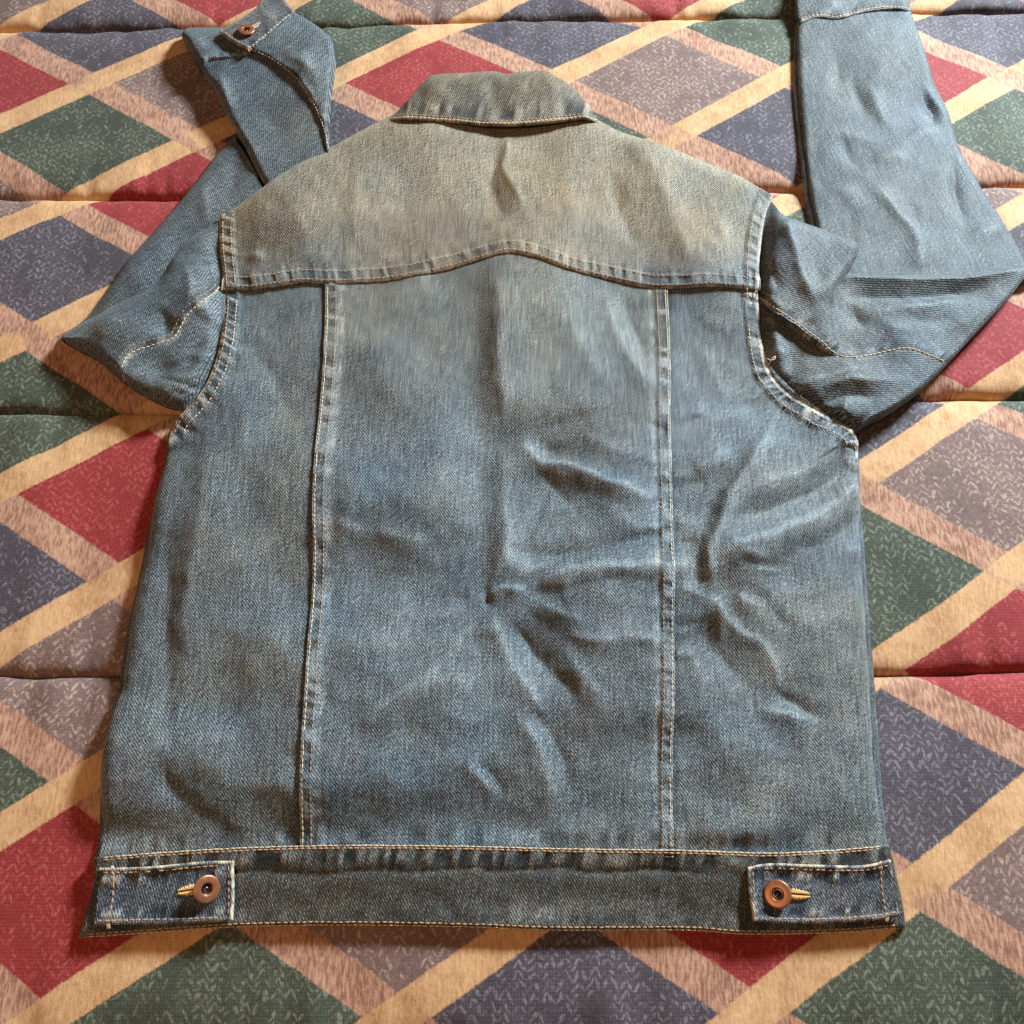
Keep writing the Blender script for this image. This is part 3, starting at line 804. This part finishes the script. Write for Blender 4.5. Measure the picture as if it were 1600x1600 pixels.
# --- front of the jacket, seen as the turned edge beside and under the back
def front_layer():
    L = join(ARM_L[-20:], SIDE_L) + np.array([-3.0, 2]); R = join(spline([(1339, 690), (1341, 732)], 5), spline([(1343, 800), (1350, 867), (1357, 969), (1365, 1070), (1369, 1127), (1376, 1229), (1382, 1296), (1388, 1335)], 60)) + np.array([1.5, 0])
    T = spline([tuple(L[0]), (800, 620), tuple(R[0])], 30); B = spline([tuple(L[-1]), (800, 1360), tuple(R[-1])], 30)
    X, Y = coons(T, B, L, R, 120, 160, 1.2)
    d = np.minimum(np.abs(dist_line(X, Y, L)[0]), np.abs(dist_line(X, Y, R)[0]))
    zb = .0030 + .0030 * np.sqrt(np.clip(1 - (1 - np.clip(d / 8, 0, 1)) ** 2, 0, 1))
    za = .0006 * noise2(X / 30, Y / 22, 121)
    wear = edge_fade(X, Y, R, 3) * .35; deep = np.full_like(X, .25)
    return sheet('front_panel', X, Y, zb, za, np.full_like(X, .0012), jacket, M['denim'], wear, deep)
front_layer()

# --- waist tabs and their buttons
def lathe(profile, n=40):
    V = []; Fq = []
    for r, z in profile:
        for k in range(n):
            a = 2 * math.pi * k / n; V.append((r * math.cos(a), r * math.sin(a), z))
    for i in range(len(profile) - 1):
        for k in range(n):
            k2 = (k + 1) % n; Fq.append((i * n + k, i * n + k2, (i + 1) * n + k2, (i + 1) * n + k))
    return np.array(V), np.array(Fq)

def button(px, py, z, rad, tilt, label):
    R = rad; h = .0030
    prof = [(R * .78, -.0012), (R * .97, -.0005), (R, .0002), (R * .99, .0007), (R * .95, .00105), (R * .86, .00125), (R * .60, .0013), (R * .48, .0013), (R * .445, .0012), (R * .425, .0009), (R * .40, .0002), (R * .385, -.0012)]
    V, Fq = lathe(prof); me = mesh_np('button', V, Fq)
    o = link('button', me, jacket, M['copper'])
    x, y = unproject(px, py, z); o.location = (float(x), float(y), z); o.rotation_euler = tilt
    o['label'] = label
    V, Fq = lathe([(R * .41, -.0010), (R * .36, -.0013), (R * .22, -.0011), (R * .15, -.0003), (R * .08, .0000), (.00001, .0001)], 24)
    r_ = link('rivet', mesh_np('rivet', V, Fq), o, M['steel'])
    return o

def buttonhole(parent, p0, p1, z0, z1, mat, wide=.0021):
    """dense satin stitching round a keyhole"""
    a = np.array([*map(float, unproject(*p0, z0)), z0]); b = np.array([*map(float, unproject(*p1, z1)), z1])
    d = (b - a); L = np.linalg.norm(d); d /= L; s = np.cross(d, [0, 0, 1.]); s /= np.linalg.norm(s)
    rng = np.random.RandomState(int(p0[0])); V = []; Fq = []; n0 = 0
    n = int(L / .00055)
    for sd in (-1, 1):
        for i in range(n + 1):
            t = i / n
            ww = wide * (.45 + .55 * math.sin(min(1, t * 1.6) * math.pi / 2)) * rng.uniform(.8, 1.15)
            p = a + d * L * t
            q0 = p + s * sd * .0006 + np.array([0, 0, .0004]); q2 = p + s * sd * ww + d * rng.uniform(-.0003, .0003) - np.array([0, 0, .0002]); q1 = (q0 + q2) / 2 + np.array([0, 0, .0008])
            v, f = tube([q0, q1, q2], .00036, 5); V.append(v); Fq.append(f + n0); n0 += len(v)
    o = link('buttonhole', mesh_np('buttonhole', np.vstack(V), np.vstack(Fq)), parent, mat)
    o['kind'] = 'stuff'
    return o

def tab(T, B, L, R, free, seed, vert):
    T, B, L, R = [spline(q, 50) for q in (T, B, L, R)]
    X, Y = coons(T, B, L, R, 110, 54, .9)
    zb0, za0 = samp_b(X.ravel()[::1], Y.ravel()[::1]); za0 = za0.reshape(X.shape)
    zc = float(np.median(za0))
    dT = np.abs(dist_line(X, Y, T)[0]); dB = np.abs(dist_line(X, Y, B)[0]); dL = np.abs(dist_line(X, Y, L)[0]); dR = np.abs(dist_line(X, Y, R)[0])
    dfree = dR if free == 'R' else dL
    de = np.minimum(np.minimum(dT, dB), dfree)
    roll = np.sqrt(np.clip(1 - (1 - np.clip(de / 4, 0, 1)) ** 2, 0, 1))
    lift = np.exp(-dfree / 70)
    zb = np.full_like(X, zc + .0016) + .0016 * lift + .0008 * roll
    zb = np.maximum(zb, za0 + .0012)
    za = .0004 * noise2(X / 24, Y / 24, seed) + .0009 * np.exp(-((de - 4) / 4) ** 2)
    wear = np.zeros_like(X); deep = np.full_like(X, .10)
    for ln, lo, hi in ((T, 8, 30), (B, -24, -8)):
        p, env = pucker(X, Y, ln, lo, hi, 11, seed + 3, .25)
        za += p * env * .0009; wear += np.clip(p, 0, 1) * env * .62; deep += np.clip(-p, 0, 1) * env * .5
    fe = R if free == 'R' else L
    for ln, k in ((T, 1.0), (B, .55), (fe, 1.0)):
        wear += edge_fade(X, Y, ln, 4.6) * 1.1 * k
    o = sheet('adjuster_tab', X, Y, zb, za, .0022, jacket, M['denim_tab'], wear, deep, grain=.2, tint=.15)
    sp_ = sampler(X, Y, zb, za)
    fo = offset_line(fe, 8 if free == 'R' else -8)[4:-4]
    stitches('stitching', [offset_line(T, 8)[1:-5] if free == 'R' else offset_line(T, 8)[5:-1], offset_line(B, -7)[1:-5] if free == 'R' else offset_line(B, -7)[5:-1], fo, np.array(spline(vert, 50))], sp_, o, M['thread_rust'], seed=seed)
    # bar tacks at the sewn end
    for k in (.03, .97):
        q = curve_at(np.array(spline(vert, 50)), np.array([k]))[0]
        stitches('bar_tack', [[(q[0] + dx, q[1] - 7), (q[0] + dx, q[1] + 7)] for dx in (-1.6, 0, 1.6)], sp_, o, M['thread_tan'], length=.0058, gap=.0001, r=.0005, seed=seed + 1)
    return o, sp_, zc

tl, sp_l, zc = tab([(156, 1356), (232, 1354), (317, 1346), (365, 1345)], [(147, 1446), (270, 1443), (330, 1441), (364, 1438)], [(156, 1356), (151, 1412), (147, 1446)], [(365, 1345), (366, 1390), (364, 1438)], 'R', 141, [(176, 1357), (177, 1390), (170, 1447)])
zl = float(sp_l([322], [1390])[1][0])
button(323, 1389, zl + .0038, .0081, (math.radians(6), math.radians(34), 0), 'copper button of the left waist tab, tipped up')
buttonhole(tl, (279, 1394), (306, 1389), float(sp_l([279], [1394])[1][0]) + .0002, zl + .0008, M['thread_gold'], .0027)
tr, sp_r, zc = tab([(1168, 1355), (1202, 1349), (1271, 1351), (1346, 1352), (1391, 1343)], [(1177, 1439), (1234, 1443), (1309, 1442), (1374, 1437), (1405, 1431)], [(1168, 1355), (1170, 1395), (1177, 1439)], [(1391, 1343), (1396, 1381), (1405, 1431)], 'L', 161, [(1376, 1350), (1378, 1390), (1386, 1436)])
zr = float(sp_r([1215], [1397])[1][0])
button(1215, 1397, zr + .0026, .0082, (math.radians(3), math.radians(-16), 0), 'copper button of the right waist tab, lying flat')
buttonhole(tr, (1264, 1399), (1231, 1396), float(sp_r([1262], [1398])[1][0]) + .0002, zr + .0008, M['thread_gold'], .0027)

# ------------------------------------------------------------------ sleeves
def pillow(name, T, B, L, R, free, z0, z1, roll_px, parent, mat, folds=(), nseed=200, step=2.6, zfun=None, dome=90, dz=.004, seams=(), grain=0.0, wear_edges=(), zbot=None, k=1.0, nscale=1.0, arm=None):
    """a flattened tube of cloth: edges at z0 rolling up to z1; free = the edges that roll"""
    T, B, L, R = [c if isinstance(c, np.ndarray) else spline(c, 80) for c in (T, B, L, R)]
    T = T.copy(); B = B.copy(); L = L.copy(); R = R.copy()
    L[0] = T[0]; R[0] = T[-1]; L[-1] = B[0]; R[-1] = B[-1]
    ln = lambda c: np.hypot(*np.diff(c, axis=0).T).sum()
    nu = max(24, int(max(ln(T), ln(B)) / step)); nv = max(24, int(max(ln(L), ln(R)) / step))
    X, Y = coons(T, B, L, R, nu, nv, k)
    d = np.full_like(X, 1e3)
    for c, nm in ((T, 'T'), (B, 'B'), (L, 'L'), (R, 'R')):
        if nm in free: d = np.minimum(d, np.abs(dist_line(X, Y, c)[0]))
    roll = np.sqrt(np.clip(1 - (1 - np.clip(d / roll_px, 0, 1)) ** 2, 0, 1))
    zb = z0 + (z1 - z0) * roll + dz * (1 - np.exp(-d / dome))
    if zfun is not None: zb = zb + zfun(X, Y)
    if arm is not None:
        da, _, ta = dist_line(X, Y, arm[0]); ins = da * arm[3]          # ins > 0: tucked inside the body
        ww = np.where(ins > 0, 1.0, np.exp(-(da / 17) ** 2))
        zb = zb * (1 - ww) + (np.interp(ta, arm[1], arm[2]) - .0024 - .0055 * smooth(0, 9, ins)) * ww
        arm_damp = 1 - .75 * smooth(-12, 0, ins)
    else:
        arm_damp = 1.0
    damp = smooth(0, 10, d)
    damp = damp * arm_damp
    za = ridges(X, Y, folds) * (.25 + .75 * damp)
    za += nscale * .75 * (.0011 * noise2(X / 60 + 5, Y / 60 + 5, nseed) + .0006 * noise2(X / 27 + 9, Y / 27 + 9, nseed + 1) + .0002 * noise2(X / 11, Y / 11 + 9, nseed + 2)) * (.3 + .7 * damp)
    wear = crest_pale(za, 6) * .22; deep = np.zeros_like(X)
    for (line, lo, hi, per, sd) in seams:
        p, env = pucker(X, Y, line, lo, hi, per, sd)
        dd, _, _ = dist_line(X, Y, line, 60)
        za += p * env * .0005 + .0008 * env
        wear += np.clip(p, 0, 1) * env * .35 + edge_fade(X, Y, line, 2.4) * .45; deep += np.clip(-p, 0, 1) * env * .5 + .15 * env
    for line, wd, k_ in wear_edges: wear += edge_fade(X, Y, line, wd) * k_
    bot = .0014 if zbot is None else np.full_like(X, zbot)
    if zbot is None: bot = .0014
    o = sheet(name, X, Y, zb, za, bot, parent, mat, wear, deep, grain)
    return o, sampler(X, Y, zb, za)

# left sleeve (towards the left of the picture)
sl = bpy.data.objects.new('sleeve', None); C.objects.link(sl); sl.parent = jacket
sl['label'] = 'sleeve folded at the elbow with its buttoned cuff lying above the shoulder'
UP_SEAM = spline([(350, 447), (324, 472), (294, 496), (273, 528), (250, 537), (215, 551), (199, 566), (197, 590), (203, 603)], 80)
# forearm coming back from the elbow, under the upper arm
pillow('forearm', [(97, 524), (135, 496), (169, 452), (202, 405), (256, 344), (304, 287), (337, 243), (366, 214)], [(110, 540), (200, 520), (300, 440), (420, 320)], [(97, 524), (100, 534), (110, 540)], [(366, 214), (395, 260), (420, 320)], 'TL', .0030, .0115, 18, sl, M['denim_sleeve'],
       [([(170, 470), (230, 420), (300, 340)], 2.2, 22, 30), ([(230, 470), (280, 420), (300, 380)], -2.4, 18, 22), ([(330, 270), (320, 320), (330, 370)], 2.6, 20, 22), ([(366, 240), (362, 290), (356, 330)], -2.0, 14, 16)], 210, zbot=.0015, grain=.75, dz=.002)
# upper arm: the lower piece and the upper piece that laps over it along the seam
UA_T = spline([(352, 342), (297, 371), (270, 402), (256, 429), (233, 452), (189, 472), (145, 496), (103, 520), (96, 528)], 100)
UA_B = spline([(306, 646), (277, 637), (243, 625), (202, 602), (175, 581), (145, 555), (111, 538), (96, 528)], 100)
UA = 1.5
def over_forearm(X, Y): return .004 * np.exp(-(((X - 250) / 110) ** 2 + ((Y - 450) / 60) ** 2))
ua_folds = [([(330, 480), (300, 560), (290, 620)], -2.4, 24, 26), ([(240, 470), (255, 500), (245, 535)], -3.0, 16, 20), ([(280, 400), (300, 450), (290, 490)], 2.6, 20, 28), ([(130, 525), (180, 510), (230, 490)], 2.4, 24, 26),
            ([(215, 580), (250, 575), (290, 560)], -2.6, 18, 16), ([(235, 605), (280, 595), (330, 560)], 2.6, 16, 20), ([(320, 390), (330, 430), (325, 470)], -1.8, 14, 16), ([(260, 618), (290, 612), (310, 600)], -1.6, 8, 10), ([(180, 560), (200, 590), (230, 612)], 1.8, 14, 14)]
lowarm, samp_la = pillow('upper_arm', UA_T, UA_B, spline([(352, 342), (364, 449), (360, 520), (348, 585), (306, 646)], 60), spline([(96, 528), (95.5, 529), (96, 528)], 6), 'TB', .0085, .0185, 22, sl, M['denim_sleeve'], [(p_, a_ * UA, l_, r_) for p_, a_, l_, r_ in ua_folds] + gather(ARM_L, 8, 85, 9, 1, 70, 2.2, 11), 220,
                      seams=[(UP_SEAM, 0, 15, 10, 301)], zfun=over_forearm, zbot=.0030, grain=.9, arm=ARM_Z[0])
stitches('stitching', [offset_line(UP_SEAM, 3)[2:-2]], samp_la, sl, M['thread_tan'], length=.0034, gap=.0003, r=.00050, seed=31)
stitches('stitching', [offset_line(UP_SEAM, 12)[2:-8]], samp_la, sl, M['thread_rust'], r=.00034, seed=32)
# forearm end: under layer, top flap with the placket, and the cuff
B_L = spline([(317, 113), (334, 138), (351, 172), (369, 205), (386, 236), (397, 260), (420, 300)], 60)
PLACKET = spline([(388, 80), (418, 93), (442, 110), (464, 130), (481, 154), (496, 184), (507, 219), (512, 250)], 60)
def cuff_rise(X, Y): return .004 * smooth(200, 60, Y)
under, samp_u = pillow('forearm_under_layer', [(316, 110), (324, 93), (364, 88), (400, 84), (430, 95)], [(420, 300), (460, 290), (512, 262)], B_L, [(430, 95), (470, 130), (500, 180), (512, 262)], 'L', .0105, .0165, 12, sl, M['denim_sleeve'],
       [([(340, 105), (352, 135), (362, 165), (385, 170)], 2.4, 14, 14), ([(365, 175), (385, 215), (410, 270)], 2.2, 18, 18), ([(400, 150), (430, 190), (450, 240)], -1.8, 22, 22)], 230, zfun=cuff_rise, grain=.5, wear_edges=[(B_L, 3.5, .5)], zbot=.007)
flap_R = spline([(460, 19), (491, 37), (512, 55), (521, 72), (521, 101), (517, 130), (515, 162), (513, 224), (520, 255)], 80)
flap, samp_f = pillow('forearm_flap', [(386, 73), (407, 64), (434, 42), (460, 19)], [(512, 255), (516, 257), (520, 255)], PLACKET, flap_R, 'LR', .0175, .0225, 9, sl, M['denim_sleeve'],
       [([(430, 60), (460, 65), (495, 75)], -2.2, 14, 16), ([(440, 85), (470, 95), (505, 120)], 2.4, 16, 18), ([(470, 50), (480, 90), (490, 140)], 1.6, 16, 16)], 240, zfun=cuff_rise, grain=.5, seams=[(PLACKET, -12, 0, 9, 311)], zbot=.0125, dome=40)
stitches('stitching', [offset_line(PLACKET, -4)[2:-4]], samp_f, sl, M['thread_tan'], seed=33, r=.0004)
stitches('bar_tack', [[(476, 152), (488, 158)], [(477, 155), (489, 161)]], samp_f, sl, M['thread_ecru'], length=.0060, gap=.0001, r=.0005, seed=34)
def cuff_low(X, Y): return .0
cuffA, samp_ca = pillow('cuff', [(283, 55), (288, 47), (301, 43), (345, 43), (375, 42)], [(317, 110), (325, 92), (364, 88), (395, 84)], [(283, 55), (298, 84), (317, 110)], [(375, 42), (392, 60), (395, 84)], 'TL', .0090, .0225, 14, sl, M['denim_sleeve'],
       [([(310, 50), (318, 70), (325, 88)], 1.8, 10, 12), ([(345, 50), (352, 70), (350, 88)], -1.4, 12, 12)], 250, grain=1.0, zbot=.004, dz=.001, seams=[(spline([(317, 109), (325, 91), (364, 87), (392, 83)], 40), -7, 0, 8, 313)])
cuffB, samp_cb = pillow('cuff', [(342, 50), (371, 32), (400, 12), (412, -4), (440, -6)], [(389, 79), (407, 67), (434, 44), (461, 21)], [(342, 50), (360, 63), (377, 73), (389, 79)], [(440, -6), (450, 8), (461, 21)], 'TBLR', .0262, .0288, 4, sl, M['denim_tab'],
       [([(370, 45), (390, 50), (400, 62)], -1.2, 8, 8), ([(400, 20), (420, 30), (440, 30)], 1.4, 10, 12)], 260, grain=1.1, dz=.0008, wear_edges=[(spline([(342, 50), (360, 63), (377, 73), (389, 79)], 30), 3, .9), (spline([(342, 50), (371, 32), (400, 12), (412, -4)], 30), 2.5, .6)],
       seams=[(spline([(389, 79), (407, 67), (434, 44), (461, 21)], 40), -14, 0, 9, 315)])
stitches('stitching', [offset_line(spline([(389, 79), (407, 67), (434, 44), (461, 21)], 40), -4), offset_line(spline([(342, 50), (360, 63), (377, 73), (389, 79)], 30), -5)], samp_cb, sl, M['thread_tan'], seed=35, r=.0004)
stitches('bar_tack', [[(386, 72), (391, 84)], [(389, 71), (394, 82)]], samp_cb, sl, M['thread_gold'], length=.0060, gap=.0001, r=.00055, seed=36)
zq = float(samp_cb([385], [47])[1][0])
button(385, 47, zq + .0028, .0074, (math.radians(-6), math.radians(6), 0), 'copper button of the cuff at the top left')
buttonhole(sl, (407, 36), (392, 45), zq + .0004, zq + .0010, M['thread_ecru'], .0016)

# right sleeve
sr = bpy.data.objects.new('sleeve', None); C.objects.link(sr); sr.parent = jacket
sr['label'] = 'sleeve bent at the elbow so the forearm points straight up, cuff out of the picture'
FR_R = spline([(1423, 18), (1441, 67), (1462, 135), (1482, 175), (1499, 233), (1529, 287), (1566, 344), (1598, 398), (1620, 435)], 90)
FR_L = spline([(1246, 36), (1246, 101), (1250, 169), (1258, 236), (1267, 304), (1277, 356), (1290, 430)], 90)
FR_L2 = FR_L + np.c_[np.interp(np.linspace(0, 1, 90), [0, .25, .6, 1], [-3, -9, -9, -12]), np.zeros(90)]
pillow('forearm_under_layer', [(1244, 34), (1330, 30), (1420, 20)], [(1278, 430), (1450, 450), (1600, 440)], FR_L2, FR_R - np.array([10, 0]), 'L', .0022, .0060, 8, sr, M['denim_sleeve'], (), 265, zbot=.001, dz=.0005, wear_edges=[(FR_L2, 2.5, .5)])
CUFF_SEAM = spline([(1246, 36), (1276, 25), (1310, 27), (1354, 16), (1397, 12), (1423, 15)], 60)
fr_folds = [([(1345, 115), (1362, 145), (1385, 185), (1420, 200)], 3.2, 16, 18), ([(1330, 100), (1350, 160), (1390, 200)], -2.2, 14, 18), ([(1440, 140), (1452, 170), (1462, 195)], -3.4, 12, 14), ([(1430, 120), (1455, 150), (1480, 190)], 2.2, 12, 12),
            ([(1310, 200), (1330, 250), (1352, 280)], -2.4, 16, 22), ([(1360, 255), (1390, 245), (1430, 255)], 2.4, 18, 16), ([(1355, 285), (1385, 320), (1420, 360), (1450, 425)], 3.0, 22, 14, (.2, .1)), ([(1490, 230), (1496, 290), (1510, 370)], -3.2, 12, 12),
            ([(1500, 380), (1530, 365), (1580, 350)], 3.0, 16, 20), ([(1270, 210), (1330, 215), (1400, 220)], 1.4, 14, 16), ([(1400, 230), (1430, 210), (1480, 200)], 1.8, 12, 14), ([(1280, 290), (1330, 310), (1350, 350)], 1.6, 20, 20), ([(1290, 60), (1310, 110), (1300, 160)], -1.6, 18, 22), ([(1400, 290), (1430, 330), (1440, 380)], -1.8, 18, 18)]
fore, samp_fr = pillow('forearm', CUFF_SEAM, [(1290, 430), (1450, 450), (1620, 435)], FR_L, FR_R, 'LR', .0060, .0098, 10, sr, M['denim_sleeve'], fr_folds, 270, zbot=.0045, grain=-.25, wear_edges=[(FR_L, 3, .45)], dz=.003)
cuffR, samp_cr = pillow('cuff', [(1240, -40), (1320, -48), (1412, -52)], CUFF_SEAM + np.array([0, 2]), [(1240, -40), (1242, 0), (1245, 38)], [(1412, -52), (1419, 0), (1424, 17)], 'LR', .0062, .0110, 9, sr, M['denim_sleeve'],
       [([(1290, -10), (1300, 10), (1310, 26)], 2.0, 16, 14), ([(1330, 0), (1340, 20)], -1.4, 14, 14)], 280, zbot=.0045, grain=-.2, dz=.002, seams=[(CUFF_SEAM + np.array([0, 2]), -10, 0, 9, 317)])
stitches('stitching', [offset_line(CUFF_SEAM, -3.5)[2:-2]], samp_cr, sr, M['thread_rust'], seed=41)
stitches('stitching', [offset_line(CUFF_SEAM, -.5)[2:-2]], samp_cr, sr, M['thread_tan'], length=.0034, gap=.0002, r=.0005, seed=42)
SEAM_RS = spline([(1183, 470), (1222, 493), (1249, 510), (1279, 533), (1296, 550), (1316, 562), (1347, 560), (1384, 552), (1418, 549), (1448, 558), (1482, 571)], 110)
# far piece: elbow and under side of the upper arm
F_T = spline([(1185, 400), (1250, 420), (1322, 427), (1397, 430), (1482, 430), (1549, 423), (1604, 414)], 100)
F_B = spline([(1328, 684), (1343, 671), (1354, 661), (1362, 655), (1391, 641), (1435, 611), (1478, 571), (1516, 530), (1539, 506), (1576, 466), (1604, 430)], 100)
far_folds = [([(1322, 462), (1400, 462), (1480, 460), (1560, 445)], -4.6, 15, 18, (.1, .2)), ([(1310, 434), (1400, 437), (1490, 437), (1600, 424)], 4.0, 12, 12, (.02, .05)), ([(1340, 505), (1380, 486), (1440, 482), (1540, 466)], 5.0, 14, 26), ([(1330, 470), (1345, 500), (1356, 520)], -4.2, 12, 12), ([(1365, 495), (1400, 515), (1450, 525)], 2.4, 16, 16), ([(1390, 500), (1440, 505), (1520, 490)], -1.8, 18, 16),
             ([(1240, 620), (1270, 595), (1310, 583), (1380, 576)], 4.0, 14, 20), ([(1250, 618), (1300, 598), (1370, 596), (1430, 600)], 3.0, 12, 12), ([(1260, 640), (1320, 618), (1390, 622)], -3.2, 14, 12), ([(1195, 480), (1212, 520), (1214, 570)], 2.6, 12, 18), ([(1270, 645), (1310, 648), (1345, 662)], 2.8, 10, 9), ([(1230, 530), (1240, 570), (1235, 600)], -2.2, 20, 22),
             ([(1340, 520), (1350, 545), (1400, 540)], -1.6, 10, 12), ([(1470, 520), (1510, 500), (1550, 470)], 2.0, 16, 16)]
far_folds += gather(ARM_R, 45, 105, 7, -1, 75, 2.4, 10)
far, samp_far = pillow('upper_arm', F_T, F_B, [(1185, 400), (1168, 470), (1174, 540), (1215, 632), (1328, 684)], [(1604, 414), (1608, 421), (1604, 430)], 'TBR', .0165, .0215, 7, sr, M['denim_sleeve'], far_folds, 290, seams=[(SEAM_RS, -16, 0, 10, 321)], zbot=.005, grain=-.9, dz=.004, arm=ARM_Z[1])
stitches('stitching', [offset_line(SEAM_RS, -3)[40:-3]], samp_far, sr, M['thread_tan'], length=.0034, gap=.0003, r=.0005, seed=43)
# near piece: top of the sleeve head, folded over itself
N_T = spline([(1196, 304), (1210, 320), (1222, 334), (1242, 344), (1279, 356), (1316, 370), (1336, 377)], 70)
N_B = spline([(1168, 460), (1184, 469), (1222, 493), (1249, 510), (1279, 533), (1296, 550), (1320, 563)], 70)
N_R = spline([(1336, 377), (1342, 385), (1338, 403), (1322, 427), (1308, 452), (1304, 490), (1310, 530), (1320, 563)], 70)
def near_rise(X, Y): return .004 * smooth(520, 400, Y) - .0055 * smooth(520, 565, Y) * smooth(1250, 1310, X)
near_folds = [([(1222, 340), (1240, 390), (1255, 440), (1280, 478)], 6.0, 26, 16, (.1, .2)), ([(1262, 380), (1275, 420), (1290, 445)], -2.8, 22, 26), ([(1250, 470), (1290, 455), (1330, 400)], 2.6, 18, 24), ([(1205, 400), (1215, 440), (1225, 470)], -2.6, 12, 12), ([(1225, 495), (1260, 500), (1290, 520)], -1.6, 10, 10)]
near, samp_n = pillow('sleeve_head', N_T, N_B, [(1196, 304), (1175, 388), (1168, 430), (1168, 468)], N_R, 'TR', .0240, .0300, 13, sr, M['denim_sleeve'], near_folds, 300, zfun=near_rise, seams=[(N_B, -18, 0, 10, 323)], wear_edges=[(N_R[14:], 2.6, .35)], zbot=.0115, grain=-.6, dz=.003, arm=ARM_Z[1])
stitches('stitching', [offset_line(N_B, -3)[2:-1]], samp_n, sr, M['thread_tan'], length=.0034, gap=.0003, r=.0005, seed=44)
stitches('stitching', [offset_line(N_B, -14)[4:-6]], samp_n, sr, M['thread_rust'], r=.00034, seed=45)

# loose thread at the armhole
def loose_thread():
    pl = [((1199, 573), .0215), ((1203, 566), .0235), ((1206, 560), .0255), ((1212, 556), .026), ((1210, 562), .0262), ((1203, 563), .0262), ((1199, 560), .0258)]
    P = []
    for (a, b), z in pl:
        x, y = unproject(a, b, z); P.append((float(x), float(y), z))
    Q = np.array(P); t = np.linspace(0, len(Q) - 1, 40)
    Pn = np.c_[[np.interp(t, np.arange(len(Q)), Q[:, k]) for k in range(3)]].T
    for _ in range(3): Pn[1:-1] = (Pn[:-2] + 2 * Pn[1:-1] + Pn[2:]) / 4
    V, Fq = tube(Pn, .00035, 6)
    o = link('loose_thread', mesh_np('loose_thread', V, Fq), jacket, M['thread_ecru'])
loose_thread()
